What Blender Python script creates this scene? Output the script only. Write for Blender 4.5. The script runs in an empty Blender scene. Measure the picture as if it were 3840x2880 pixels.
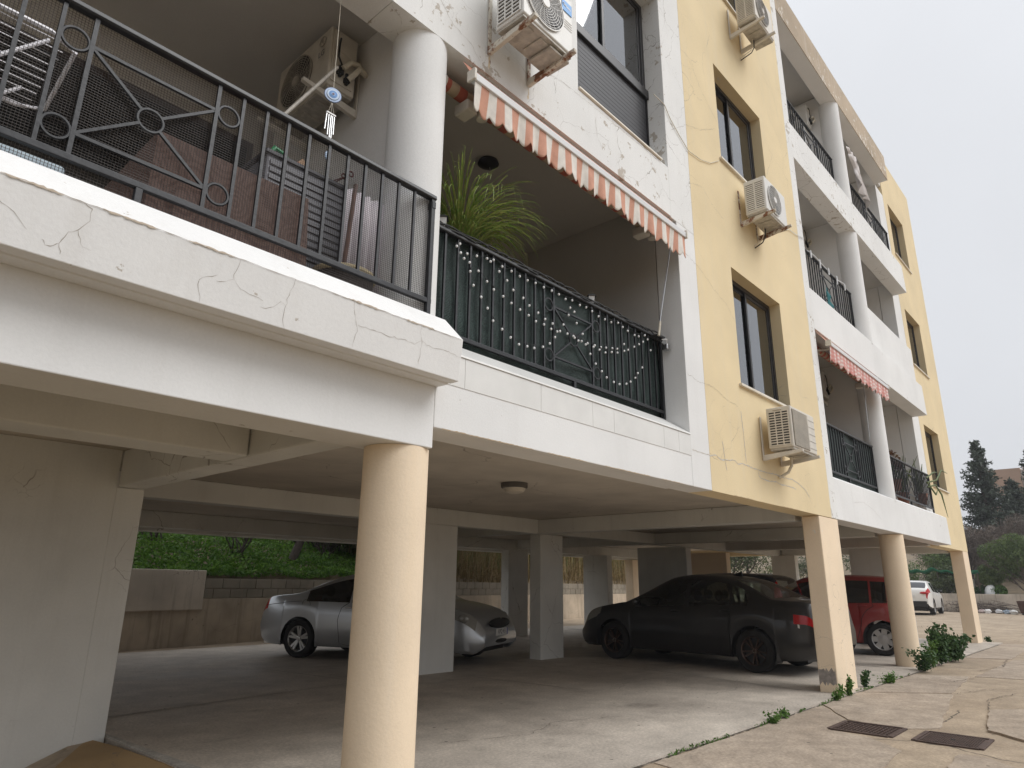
import bpy, bmesh, math, random
import numpy as np
from mathutils import Vector, Matrix, Euler, noise
R = math.radians
random.seed(7)
rng = np.random.default_rng(7)
S = bpy.context.scene
C = S.collection

# ------------------------------------------------------------------ camera
# z = 0 is the eye level of the photographer; x runs along the facade, y into the building
FL = -1.265            # car park floor
FY = 3.15              # facade plane
YAW, PITCH, ROLL = R(42.328), R(16.4157), R(0.6453)
fw = Vector((math.cos(YAW)*math.cos(PITCH), math.sin(YAW)*math.cos(PITCH), math.sin(PITCH)))
rt = Vector((math.sin(YAW), -math.cos(YAW), 0)); up = rt.cross(fw)
r2 = rt*math.cos(ROLL) + up*math.sin(ROLL); u2 = -rt*math.sin(ROLL) + up*math.cos(ROLL)
cam = bpy.data.cameras.new('camera'); co = bpy.data.objects.new('camera', cam); C.objects.link(co)
cam.sensor_width = 36; cam.lens = 23.9033; cam.clip_start = 0.05; cam.clip_end = 3000
m = Matrix.Identity(4)
for i in range(3): m[i][0] = r2[i]; m[i][1] = u2[i]; m[i][2] = -fw[i]
co.matrix_world = m
S.camera = co

# ------------------------------------------------------------------ sky and light (overcast)
SUN_EL, SUN_AZ = R(50), R(-62)          # azimuth measured from +x towards +y
sd = Vector((math.cos(SUN_EL)*math.cos(SUN_AZ), math.cos(SUN_EL)*math.sin(SUN_AZ), math.sin(SUN_EL)))
W = bpy.data.worlds.new('World'); S.world = W; W.use_nodes = True
nt = W.node_tree; nt.nodes.clear()
sky = nt.nodes.new('ShaderNodeTexSky'); sky.sky_type = 'NISHITA'; sky.sun_disc = False
sky.sun_elevation = SUN_EL; sky.sun_rotation = math.atan2(sd.x, sd.y)
sky.air_density = 1.0; sky.dust_density = 6.0; sky.ozone_density = 1.0
hs = nt.nodes.new('ShaderNodeHueSaturation'); hs.inputs['Saturation'].default_value = 0.12
nt.links.new(sky.outputs[0], hs.inputs['Color'])
geo = nt.nodes.new('ShaderNodeTexCoord')
sep = nt.nodes.new('ShaderNodeSeparateXYZ'); nt.links.new(geo.outputs['Generated'], sep.inputs[0])
cl = nt.nodes.new('ShaderNodeMapRange'); cl.inputs[1].default_value = 0.0; cl.inputs[2].default_value = 1.0
cl.inputs[3].default_value = 8.6; cl.inputs[4].default_value = 13.2
nt.links.new(sep.outputs[2], cl.inputs[0])
nz = nt.nodes.new('ShaderNodeTexNoise'); nz.inputs['Scale'].default_value = 1.6; nz.inputs['Detail'].default_value = 4
nt.links.new(geo.outputs['Generated'], nz.inputs[0])
nm = nt.nodes.new('ShaderNodeMapRange'); nm.inputs[1].default_value = .3; nm.inputs[2].default_value = .7
nm.inputs[3].default_value = .94; nm.inputs[4].default_value = 1.06
nt.links.new(nz.outputs[0], nm.inputs[0])
mu = nt.nodes.new('ShaderNodeMath'); mu.operation = 'MULTIPLY'
nt.links.new(cl.outputs[0], mu.inputs[0]); nt.links.new(nm.outputs[0], mu.inputs[1])
ov = nt.nodes.new('ShaderNodeMix'); ov.data_type = 'RGBA'; ov.blend_type = 'MULTIPLY'; ov.inputs[0].default_value = 1
ov.inputs[6].default_value = (0.955, 0.98, 1.03, 1); nt.links.new(mu.outputs[0], ov.inputs[7])
mx = nt.nodes.new('ShaderNodeMix'); mx.data_type = 'RGBA'; mx.inputs[0].default_value = 0.9
nt.links.new(hs.outputs[0], mx.inputs[6]); nt.links.new(ov.outputs[2], mx.inputs[7])
bg = nt.nodes.new('ShaderNodeBackground'); bg.inputs[1].default_value = 0.060
nt.links.new(mx.outputs[2], bg.inputs[0])
wo = nt.nodes.new('ShaderNodeOutputWorld'); nt.links.new(bg.outputs[0], wo.inputs[0])
sl = bpy.data.lights.new('sun', 'SUN'); sl.energy = 1.5; sl.angle = R(38); sl.color = (1.0, 0.985, 0.965)
so = bpy.data.objects.new('sun', sl); C.objects.link(so)
so.rotation_euler = sd.to_track_quat('Z', 'Y').to_euler(); so.location = sd*40
S.view_settings.view_transform = 'Standard'; S.view_settings.look = 'None'
S.view_settings.exposure = 0.46; S.view_settings.gamma = 1.0; S.view_settings.use_curve_mapping = False
S.render.engine = 'CYCLES'
S.cycles.max_bounces = 9; S.cycles.diffuse_bounces = 7; S.cycles.glossy_bounces = 3
S.cycles.transmission_bounces = 6; S.cycles.transparent_max_bounces = 16
S.cycles.use_denoising = True; S.cycles.caustics_reflective = False; S.cycles.caustics_refractive = False
S.cycles.sample_clamp_indirect = 6

# ------------------------------------------------------------------ node helpers and materials
def newmat(name):
    mt = bpy.data.materials.new(name); mt.use_nodes = True
    n = mt.node_tree; b = n.nodes['Principled BSDF']
    return mt, n, b
def nd(n, t, **kw):
    x = n.nodes.new(t)
    for k, v in kw.items(): setattr(x, k, v)
    return x
def mixc(n, f, a, b, blend='MIX'):
    x = nd(n, 'ShaderNodeMix', data_type='RGBA', blend_type=blend)
    for sock, v in ((x.inputs[0], f), (x.inputs[6], a), (x.inputs[7], b)):
        if isinstance(v, (int, float)): sock.default_value = v
        elif isinstance(v, tuple): sock.default_value = v if len(v) == 4 else (*v, 1)
        else: n.links.new(v, sock)
    return x.outputs[2]
def ramp(n, v, lo, hi, a=0., b=1.):
    x = nd(n, 'ShaderNodeMapRange'); n.links.new(v, x.inputs[0])
    x.inputs[1].default_value = lo; x.inputs[2].default_value = hi; x.inputs[3].default_value = a; x.inputs[4].default_value = b
    return x.outputs[0]
def math_(n, op, a, b=None):
    x = nd(n, 'ShaderNodeMath', operation=op)
    for i, v in enumerate((a, b)):
        if v is None: continue
        if isinstance(v, (int, float)): x.inputs[i].default_value = v
        else: n.links.new(v, x.inputs[i])
    return x.outputs[0]
def coords(n, scale=(1, 1, 1), kind='Object'):
    t = nd(n, 'ShaderNodeTexCoord'); mp = nd(n, 'ShaderNodeMapping'); mp.inputs['Scale'].default_value = scale
    n.links.new(t.outputs[kind], mp.inputs[0]); return mp.outputs[0]
def noise_(n, vec, scale, detail=4, rough=.55, dist=0.):
    x = nd(n, 'ShaderNodeTexNoise'); n.links.new(vec, x.inputs['Vector'])
    x.inputs['Scale'].default_value = scale; x.inputs['Detail'].default_value = detail
    x.inputs['Roughness'].default_value = rough; x.inputs['Distortion'].default_value = dist
    return x.outputs[0]
def bump(n, b, h, strength=.3, dist=.01, prev=None):
    x = nd(n, 'ShaderNodeBump'); x.inputs['Strength'].default_value = strength; x.inputs['Distance'].default_value = dist
    n.links.new(h, x.inputs['Height'])
    if prev is not None: n.links.new(prev, x.inputs['Normal'])
    n.links.new(x.outputs[0], b.inputs['Normal']); return x.outputs[0]
def warped(n, vec, amt, scale):
    nn = nd(n, 'ShaderNodeTexNoise'); n.links.new(vec, nn.inputs['Vector']); nn.inputs['Scale'].default_value = scale; nn.inputs['Detail'].default_value = 3
    s1 = nd(n, 'ShaderNodeVectorMath', operation='SUBTRACT'); n.links.new(nn.outputs['Color'], s1.inputs[0]); s1.inputs[1].default_value = (.5, .5, .5)
    s2 = nd(n, 'ShaderNodeVectorMath', operation='SCALE'); n.links.new(s1.outputs[0], s2.inputs[0]); s2.inputs['Scale'].default_value = amt
    s3 = nd(n, 'ShaderNodeVectorMath', operation='ADD'); n.links.new(vec, s3.inputs[0]); n.links.new(s2.outputs[0], s3.inputs[1])
    return s3.outputs[0]
def plain(name, col, rough=.6, metal=0., var=.0, scale=6., bmp=0., spec=.5):
    mt, n, b = newmat(name)
    b.inputs['Roughness'].default_value = rough; b.inputs['Metallic'].default_value = metal
    b.inputs['Specular IOR Level'].default_value = spec
    if var > 0 or bmp > 0:
        v = coords(n); f = noise_(n, v, scale, 5)
        k = ramp(n, f, .3, .7, 1-var, 1+var)
        n.links.new(mixc(n, 1., col, k, 'MULTIPLY'), b.inputs['Base Color'])
        if bmp: bump(n, b, f, bmp, .01)
    else: b.inputs['Base Color'].default_value = (*col, 1)
    return mt
def plaster(name, col, under=(.36, .32, .27), cscale=1.1, crack=.5, peel=.5, stain=.06, crackcol=(.2, .17, .14), streak=.0, rough=.85, grain=.25, peelscale=2.2, cw=.0045):
    """painted render: hairline cracks, flaked paint showing the ground coat, faint dirt"""
    mt, n, b = newmat(name); b.inputs['Roughness'].default_value = rough; b.inputs['Specular IOR Level'].default_value = .25
    v = coords(n)
    big = noise_(n, v, .9, 3, .6)
    c = mixc(n, 1., col, ramp(n, big, .3, .7, 1-stain, 1+stain*.6), 'MULTIPLY')
    fine = noise_(n, v, 60, 2, .6)
    c = mixc(n, 1., c, ramp(n, fine, .3, .7, .975, 1.02), 'MULTIPLY')
    if streak > 0:
        vs = coords(n, (5, 5, .35)); st = noise_(n, vs, 1.6, 5, .65)
        c = mixc(n, ramp(n, st, .52, .8, 0, streak), c, under)
    h = fine
    if crack > 0:
        w = warped(n, v, .22, 3.5)
        vo = nd(n, 'ShaderNodeTexVoronoi', feature='DISTANCE_TO_EDGE'); n.links.new(w, vo.inputs['Vector']); vo.inputs['Scale'].default_value = cscale
        wid = noise_(n, v, 5., 3)
        ck = math_(n, 'LESS_THAN', vo.outputs['Distance'], math_(n, 'MULTIPLY', ramp(n, wid, .35, .7, 0, 1), cw))
        mk = ramp(n, noise_(n, v, .55, 3), .62-crack*.35, .66-crack*.35, 0, 1)
        vo2 = nd(n, 'ShaderNodeTexVoronoi', feature='DISTANCE_TO_EDGE'); n.links.new(warped(n, v, .1, 9), vo2.inputs['Vector']); vo2.inputs['Scale'].default_value = cscale*4.5
        ck2 = math_(n, 'LESS_THAN', vo2.outputs['Distance'], .006)
        mk2 = ramp(n, noise_(n, v, 1.1, 4), .6, .63, 0, .55)
        ckm = math_(n, 'MAXIMUM', math_(n, 'MULTIPLY', ck, mk), math_(n, 'MULTIPLY', ck2, mk2))
        c = mixc(n, math_(n, 'MULTIPLY', ckm, .62), c, crackcol)
        h = math_(n, 'SUBTRACT', h, math_(n, 'MULTIPLY', ckm, 2.))
    if peel > 0:
        p1 = noise_(n, v, peelscale*3, 5, .7); p2 = noise_(n, v, peelscale*.3, 3)
        pf = ramp(n, math_(n, 'ADD', p1, math_(n, 'MULTIPLY', p2, .55)), 1.06-peel*.24, 1.085-peel*.24, 0, 1)
        c = mixc(n, math_(n, 'MULTIPLY', pf, .9), c, under)
        h = math_(n, 'SUBTRACT', h, math_(n, 'MULTIPLY', pf, 1.5))
    n.links.new(c, b.inputs['Base Color']); bump(n, b, math_(n, 'ADD', fine, noise_(n, v, 17, 2, .5)), grain, .003)
    return mt
def concrete(name, col, dark, light, scale=.8, stain=.6, joint=0., rough=.8, crack=0., oil=0.):
    mt, n, b = newmat(name); b.inputs['Specular IOR Level'].default_value = .3
    v = coords(n)
    f = noise_(n, v, scale, 6, .62, .3); f2 = noise_(n, v, scale*4.3, 6, .65); f3 = noise_(n, v, 38, 5, .75); f4 = noise_(n, v, scale*.45, 4, .5)
    c = mixc(n, ramp(n, f, .34, .68), dark, light)
    c = mixc(n, .5, c, col)
    c = mixc(n, ramp(n, f4, .52, .72, 0, stain), c, dark)
    c = mixc(n, 1., c, ramp(n, f2, .28, .74, .74, 1.2), 'MULTIPLY')
    c = mixc(n, 1., c, ramp(n, f3, .3, .72, .70, 1.26), 'MULTIPLY')
    if oil: c = mixc(n, ramp(n, math_(n, 'MULTIPLY', noise_(n, coords(n, (.55, .8, 1)), 1.3, 5, .62), ramp(n, f2, .2, .8, .8, 1.15)), .60, .74, 0, oil), c, (.05, .042, .036)); c = mixc(n, ramp(n, noise_(n, coords(n, (.3, 1.4, 1)), 2.1, 5, .7), .62, .74, 0, .3), c, light)
    sp = nd(n, 'ShaderNodeTexVoronoi'); n.links.new(v, sp.inputs['Vector']); sp.inputs['Scale'].default_value = 3.4
    c = mixc(n, math_(n, 'MULTIPLY', math_(n, 'LESS_THAN', sp.outputs['Distance'], .05), .75), c, (.03, .025, .02))
    h = f3
    if crack > 0:
        w = warped(n, v, .22, 2.2)
        vo = nd(n, 'ShaderNodeTexVoronoi', feature='DISTANCE_TO_EDGE'); n.links.new(w, vo.inputs['Vector']); vo.inputs['Scale'].default_value = crack
        ck = math_(n, 'MULTIPLY', math_(n, 'LESS_THAN', vo.outputs['Distance'], .0035), ramp(n, noise_(n, v, .8, 3), .42, .5, 0, .8))
        c = mixc(n, ck, c, (.06, .05, .04)); pass
    n.links.new(c, b.inputs['Base Color']); n.links.new(ramp(n, f, .3, .7, rough-.12, rough+.08), b.inputs['Roughness'])
    bump(n, b, h, .35, .006)
    return mt
def glass(name, tint=(.55, .6, .6), refl=.09, rough=.02):
    mt = bpy.data.materials.new(name); mt.use_nodes = True; n = mt.node_tree; n.nodes.clear()
    tr = nd(n, 'ShaderNodeBsdfTransparent'); tr.inputs[0].default_value = (*tint, 1)
    gl = nd(n, 'ShaderNodeBsdfGlossy'); gl.inputs['Roughness'].default_value = rough; gl.inputs[0].default_value = (.95, .97, 1, 1)
    fr = nd(n, 'ShaderNodeFresnel'); fr.inputs[0].default_value = 1.5
    f = ramp(n, fr.outputs[0], 0, 1, refl, 1)
    mxs = nd(n, 'ShaderNodeMixShader'); n.links.new(f, mxs.inputs[0]); n.links.new(tr.outputs[0], mxs.inputs[1]); n.links.new(gl.outputs[0], mxs.inputs[2])
    o = nd(n, 'ShaderNodeOutputMaterial'); n.links.new(mxs.outputs[0], o.inputs[0]); return mt
def foliage(name, a, b_, c_=None, scale=3., trans=.25, rough=.55):
    mt, n, b = newmat(name); v = coords(n)
    f = noise_(n, v, scale, 3); f2 = noise_(n, v, scale*6, 3)
    c = mixc(n, ramp(n, f, .35, .65), a, b_)
    c = mixc(n, ramp(n, f2, .42, .62, 0, .8), c, c_ or b_)
    n.links.new(c, b.inputs['Base Color']); b.inputs['Roughness'].default_value = rough; b.inputs['Specular IOR Level'].default_value = .3
    tl = nd(n, 'ShaderNodeBsdfTranslucent'); n.links.new(c, tl.inputs[0])
    ms = nd(n, 'ShaderNodeMixShader'); ms.inputs[0].default_value = trans
    n.links.new(b.outputs[0], ms.inputs[1]); n.links.new(tl.outputs[0], ms.inputs[2])
    n.links.new(ms.outputs[0], n.nodes['Material Output'].inputs[0]); return mt

M = {}
M['white'] = plaster('white_render', (.785, .785, .775), crack=.0, peel=.26, under=(.48, .45, .41), stain=.07, streak=.12)
M['white_worn'] = plaster('worn_white_render', (.785, .785, .77), crack=.8, peel=.66, cscale=1.7, under=(.46, .41, .35), stain=.06, streak=.12)
M['white_parapet'] = plaster('cracked_white_render', (.79, .785, .77), crack=.0, peel=.48, streak=.16, cscale=1.25, under=(.45, .40, .34), stain=.05, cw=.006)
M['white_clean'] = plaster('clean_white_render', (.78, .77, .755), crack=.0, peel=.0, stain=.06)
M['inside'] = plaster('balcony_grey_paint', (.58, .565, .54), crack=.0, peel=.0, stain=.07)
M['yellow'] = plaster('yellow_render', (.77, .635, .405), crack=.3, peel=.10, cscale=.8, under=(.66, .63, .58), crackcol=(.42, .35, .25), stain=.08, streak=.14, cw=.004)
M['cream'] = plaster('cream_column_paint', (.84, .69, .51), crack=.25, peel=.28, streak=.10, cscale=3, under=(.76, .75, .73), stain=.09, grain=.4)
M['fascia'] = plaster('stained_roof_fascia', (.47, .38, .28), crack=.4, peel=.62, cscale=1.5, under=(.72, .69, .63), stain=.2, streak=.3)
M['soffit'] = plaster('soffit_paint', (.60, .535, .46), crack=.2, peel=.12, under=(.25, .2, .16), stain=.1, cscale=.7)
M['carpark'] = plaster('car_park_paint', (.70, .695, .66), crack=.25, peel=.18, under=(.28, .25, .21), stain=.13, streak=.12, cscale=.9)
M['carpark_ceiling'] = plaster('car_park_ceiling', (.57, .52, .45), crack=.5, peel=.18, under=(.2, .17, .14), stain=.2, cscale=.6)
M['floor'] = concrete('car_park_concrete', (.55, .49, .42), (.30, .265, .23), (.59, .53, .455), .55, .45, rough=.62, oil=.5)
M['pave'] = concrete('outer_concrete', (.41, .325, .235), (.26, .20, .14), (.47, .385, .29), .8, .45, rough=.85, crack=.42)
M['slab'] = concrete('slab_concrete', (.41, .335, .26), (.27, .215, .165), (.47, .395, .32), 1.1, .4, rough=.85)
M['kerb'] = concrete('kerb_concrete', (.48, .46, .42), (.3, .28, .25), (.56, .53, .49), 1.5, .3)
M['ochre'] = plaster('ochre_kerb_paint', (.42, .29, .15), crack=.3, peel=.3, under=(.25, .2, .15), stain=.25, streak=.35)
M['retain'] = plaster('retaining_wall_render', (.46, .38, .29), crack=.4, peel=.5, under=(.16, .14, .10), stain=.35, streak=.85, cscale=1.)
M['retain_up'] = plaster('retaining_wall_upper_render', (.55, .48, .40), crack=.3, peel=.35, under=(.2, .17, .12), stain=.25, streak=.7)
M['block'] = plaster('mossy_block', (.25, .22, .175), crack=0, peel=.4, under=(.33, .27, .2), stain=.3, streak=.5)
M['mortar'] = plain('mortar', (.26, .22, .17), .9, var=.2); M['grout'] = plain('grout', (.52, .49, .44), .9)
M['dirt'] = concrete('dirt', (.22, .17, .11), (.13, .1, .07), (.3, .24, .16), .6, .5)
M['iron'] = plain('black_iron_paint', (.015, .016, .019), .45, var=.35, scale=30, bmp=.15)
M['wire'] = plain('mesh_wire', (.07, .06, .055), .6)
M['alu_black'] = plain('black_aluminium', (.018, .017, .019), .35)
M['shutter'] = plain('shutter_aluminium', (.030, .030, .036), .5, var=.05)
M['glass'] = glass('window_glass', (.85, .89, .90), .20)
M['carglass'] = glass('car_glass', (.66, .70, .68), .05)
M['carglass_dark'] = glass('dark_car_glass', (.08, .08, .09), .05)
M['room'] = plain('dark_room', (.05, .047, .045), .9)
M['marble'] = plain('marble_sill', (.70, .64, .54), .45, var=.12, scale=9)
M['tile'] = plain('white_tile', (.72, .715, .69), .35, var=.05, scale=4)
M['ac_white'] = plain('ac_casing', (.70, .69, .66), .4, var=.05, scale=8)
M['ac_beige'] = plain('ac_casing_aged', (.62, .58, .51), .45, var=.1, scale=8)
M['ac_dark'] = plain('ac_coil', (.045, .04, .037), .5)
M['ac_base'] = plain('ac_base_steel', (.42, .39, .34), .5, var=.25, scale=18)
M['pvc'] = plain('pipe_wrap', (.62, .57, .47), .6, var=.12, scale=20)
M['black_rubber'] = plain('black_rubber', (.018, .018, .018), .7)
M['chrome'] = plain('chrome', (.7, .7, .7), .12, 1.)
M['steel'] = plain('steel', (.5, .5, .5), .3, 1.)
M['badge_blue'] = plain('badge_blue', (.06, .30, .68), .4)
M['ink_white'] = plain('white_print', (.85, .85, .85), .5)
M['ink_grey'] = plain('grey_print', (.16, .16, .17), .5)
M['green_net'] = None
# rusty bracket
mt, n, b = newmat('rusty_bracket'); v = coords(n); f = noise_(n, v, 9, 6, .7)
n.links.new(mixc(n, ramp(n, f, .47, .56), (.62, .58, .5), (.19, .075, .03)), b.inputs['Base Color']); b.inputs['Roughness'].default_value = .7; bump(n, b, f, .4, .004); M['rust'] = mt
# awning stripes along x, soft weave
def awning_mat(name, pitch, a, bcol, x0, checks=False):
    mt, n, b = newmat(name); v = coords(n); s = nd(n, 'ShaderNodeSeparateXYZ'); n.links.new(v, s.inputs[0])
    fr = math_(n, 'FRACT', math_(n, 'MULTIPLY', math_(n, 'SUBTRACT', s.outputs[0], x0), 1/pitch))
    k = ramp(n, fr, .49, .51)
    if checks:
        k2 = ramp(n, math_(n, 'FRACT', math_(n, 'MULTIPLY', s.outputs[2], 16.)), .45, .55); k = math_(n, 'MULTIPLY', ramp(n, k, 0, 1, .35, 1), ramp(n, k2, 0, 1, .45, 1))
    c = mixc(n, k, a, bcol); w = noise_(n, v, 14, 4)
    c = mixc(n, 1., c, ramp(n, w, .3, .7, .88, 1.06), 'MULTIPLY')
    n.links.new(c, b.inputs['Base Color']); b.inputs['Roughness'].default_value = .9; bump(n, b, noise_(n, v, 220, 2), .2, .002); return mt
M['awning'] = awning_mat('salmon_striped_canvas', .168, (.60, .315, .225), (.74, .70, .64), 2.87)
M['awning_bounce'] = plain('salmon_bounce', (.55, .27, .19), .9, var=.1)  # tint of bounced canvas light, painted into the strip above the bar
M['awning2'] = awning_mat('pink_checked_canvas', .17, (.62, .20, .17), (.74, .62, .58), 10.4, True)
M['awning_roll'] = awning_mat('rolled_red_canvas', .168, (.42, .11, .07), (.46, .36, .25), 2.9)
M['awning_bar'] = plain('awning_bar_white', (.72, .73, .74), .4)
# woven green shade cloth
mt, n, b = newmat('green_shade_cloth'); v = coords(n, (1, 1, 1)); s = nd(n, 'ShaderNodeTexWave', wave_type='BANDS', bands_direction='Z'); n.links.new(warped(n, v, .012, 25), s.inputs[0]); s.inputs['Scale'].default_value = 26; s.inputs['Distortion'].default_value = 2.
f = noise_(n, v, 2.2, 4); f2 = noise_(n, coords(n, (60, 60, 200)), 1.2, 3)
c = mixc(n, ramp(n, f2, .45, .62), (.007, .014, .013), (.032, .058, .052)); c = mixc(n, 1., c, ramp(n, f, .3, .7, .7, 1.3), 'MULTIPLY')
n.links.new(c, b.inputs['Base Color']); b.inputs['Roughness'].default_value = .8; bump(n, b, s.outputs[0], .4, .004); M['green_net'] = mt
# brown tablecloth with arc pattern
mt, n, b = newmat('brown_tablecloth'); v = coords(n); w = nd(n, 'ShaderNodeTexWave', wave_type='RINGS', rings_direction='SPHERICAL'); vv = nd(n, 'ShaderNodeTexVoronoi'); n.links.new(v, vv.inputs['Vector']); vv.inputs['Scale'].default_value = 7.
k = math_(n, 'FRACT', math_(n, 'MULTIPLY', vv.outputs['Distance'], 5.)); 
c = mixc(n, ramp(n, k, .5, .6), (.175, .112, .092), (.13, .080, .066)); n.links.new(c, b.inputs['Base Color']); b.inputs['Roughness'].default_value = .9; M['tablecloth'] = mt
# ribbed iron covers
M['cover'] = plain('cast_iron', (.085, .055, .045), .65, .3, var=.4, scale=25, bmp=.3)
# ------------------------------------------------------------------ mesh helpers
class MB:
    def __init__(s): s.v = []; s.f = []
    def add(s, vs, fs):
        o = len(s.v); s.v += [tuple(p) for p in vs]; s.f += [tuple(i+o for i in f) for f in fs]; return s
    def hexa(s, p):      # 0-3 bottom ring, 4-7 top ring
        return s.add(p, [(3, 2, 1, 0), (4, 5, 6, 7), (0, 1, 5, 4), (1, 2, 6, 5), (2, 3, 7, 6), (3, 0, 4, 7)])
    def box(s, x0, x1, y0, y1, z0, z1):
        return s.hexa([(x0, y0, z0), (x1, y0, z0), (x1, y1, z0), (x0, y1, z0), (x0, y0, z1), (x1, y0, z1), (x1, y1, z1), (x0, y1, z1)])
    def prism(s, poly, a, b, axis):
        n = len(poly)
        mk = {'x': lambda u, w, t: (t, u, w), 'y': lambda u, w, t: (u, t, w), 'z': lambda u, w, t: (u, w, t)}[axis]
        vs = [mk(u, w, a) for u, w in poly] + [mk(u, w, b) for u, w in poly]
        return s.add(vs, [tuple(range(n-1, -1, -1)), tuple(range(n, 2*n))] + [(i, (i+1) % n, n+(i+1) % n, n+i) for i in range(n)])
    def tube(s, pts, r, n=8, closed=False, flat=1.0):
        P = [Vector(p) for p in pts]; k = len(P); rs = r if isinstance(r, (list, tuple)) else [r]*k
        vs = []; prev = None
        for i in range(k):
            if closed: t = P[(i+1) % k]-P[i-1]
            else: t = P[min(i+1, k-1)]-P[max(i-1, 0)]
            t.normalize()
            if prev is None:
                a = Vector((0, 0, 1)) if abs(t.z) < .9 else Vector((1, 0, 0)); u = t.cross(a).normalized()
            else:
                u = prev - t*prev.dot(t); u = u.normalized() if u.length > 1e-6 else t.orthogonal().normalized()
            prev = u; w = t.cross(u)
            for j in range(n):
                an = 2*math.pi*j/n + math.pi/n; vs.append(P[i]+(u*math.cos(an)+w*math.sin(an)*flat)*rs[i])
        fs = []
        for i in range(k if closed else k-1):
            for j in range(n):
                a0 = i*n+j; a1 = i*n+(j+1) % n; b0 = ((i+1) % k)*n+j; b1 = ((i+1) % k)*n+(j+1) % n
                fs.append((a0, a1, b1, b0))
        if not closed: fs += [tuple(range(n-1, -1, -1)), tuple(range((k-1)*n, k*n))]
        return s.add(vs, fs)
    def bar(s, p, q, w, h=None):
        return s.tube([p, q], w/math.sqrt(2), 4)
    def lathe(s, prof, o, axis='z', n=24, cap=True):
        vs = []
        for r, h in prof:
            for j in range(n):
                a = 2*math.pi*j/n; c, d = r*math.cos(a), r*math.sin(a)
                vs.append({'z': (o[0]+c, o[1]+d, o[2]+h), 'y': (o[0]+c, o[1]+h, o[2]+d), 'x': (o[0]+h, o[1]+c, o[2]+d)}[axis])
        fs = [(i*n+j, i*n+(j+1) % n, (i+1)*n+(j+1) % n, (i+1)*n+j) for i in range(len(prof)-1) for j in range(n)]
        if cap: fs += [tuple(range(n-1, -1, -1)), tuple(range((len(prof)-1)*n, len(prof)*n))]
        return s.add(vs, fs)
    def ell(s, o, r, nu=12, nv=8):
        return s.lathe([(math.sin(math.pi*i/nv)*1.0+1e-4, -math.cos(math.pi*i/nv)) for i in range(nv+1)], (0, 0, 0), 'z', nu)._scale_last((nv+1)*nu, o, r)
    def _scale_last(s, k, o, r):
        s.v[-k:] = [(o[0]+p[0]*r[0], o[1]+p[1]*r[1], o[2]+p[2]*r[2]) for p in s.v[-k:]]; return s
    def mesh(s, name):
        me = bpy.data.meshes.new(name); me.from_pydata(s.v, [], s.f); me.update()
        bm = bmesh.new(); bm.from_mesh(me); bmesh.ops.recalc_face_normals(bm, faces=bm.faces); bm.to_mesh(me); bm.free(); return me
    def build(s, name, mat, parent=None, smooth=False, bevel=0., seg=2, **kw):
        me = s.mesh(name); me.materials.append(M[mat] if isinstance(mat, str) else mat)
        if smooth: me.polygons.foreach_set('use_smooth', [True]*len(me.polygons))
        return link(name, me, parent, bevel, seg, smooth, **kw)
def link(name, me, parent=None, bevel=0., seg=2, smooth=False, **kw):
    o = bpy.data.objects.new(name, me); C.objects.link(o)
    if parent is not None: o.parent = parent
    if bevel:
        bv = o.modifiers.new('bevel', 'BEVEL'); bv.width = bevel; bv.segments = seg; bv.limit_method = 'ANGLE'; bv.angle_limit = R(35); bv.harden_normals = False
    if smooth and hasattr(me, 'set_sharp_from_angle'):
        me.set_sharp_from_angle(angle=R(38))
    for k, v in kw.items(): o[k] = v
    return o
def thing(name, label, cat, loc=(0, 0, 0), rz=0., group=None, **kw):
    o = bpy.data.objects.new(name, None); C.objects.link(o); o.location = loc; o.rotation_euler = (0, 0, rz); o.empty_display_size = .1
    o['label'] = label; o['category'] = cat
    if group: o['group'] = group
    for k, v in kw.items(): o[k] = v
    return o
def tag(o, label, cat, group=None):
    o['label'] = label; o['category'] = cat
    if group: o['group'] = group
    return o
def structure(o, label=None):
    o['kind'] = 'structure'
    if label: o['label'] = label
    return o
def copy_tree(o, parent=None):
    c = o.copy(); C.objects.link(c); c.parent = parent
    for ch in [x for x in bpy.data.objects if x.parent == o]: copy_tree(ch, c)
    return c
def text(name, body, size, loc, rot, mat, parent, sx=1.):
    cu = bpy.data.curves.new(name, 'FONT'); cu.body = body; cu.size = size; cu.align_x = 'CENTER'; cu.align_y = 'CENTER'; cu.offset = size*.012
    cu.materials.append(M[mat]); o = bpy.data.objects.new(name, cu); C.objects.link(o); o.location = loc; o.rotation_euler = rot; 
    bpy.context.view_layer.update(); me = bpy.data.meshes.new_from_object(o); bpy.data.objects.remove(o)
    o = link(name, me, parent); o.location = loc; o.rotation_euler = rot; o.scale = (sx, 1, 1); return o

# ------------------------------------------------------------------ ground and floors
def sheet(name, poly, z, mat, th=.0):
    if th: return MB().prism(poly, z-th, z, 'z').build(name, mat)
    return MB().add([(x, y, z) for x, y in poly], [tuple(range(len(poly)))]).build(name, mat)
structure(sheet('ground', [(-900, -900), (900, -900), (900, 900), (-900, 900)], -2.1, 'dirt'), 'dry earth ground around the building')
structure(sheet('pavement', [(2.42, -30), (49.6, -30), (49.6, 26), (2.42, 26)], -1.292, 'pave', .9), 'weathered concrete pavement in front of the building')
pf = structure(sheet('parking_floor', [(2.40, 3.08), (21.62, 3.05), (21.62, 14.2), (2.38, 14.0)], FL, 'floor', .5), 'stained concrete floor of the open car park')
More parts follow.
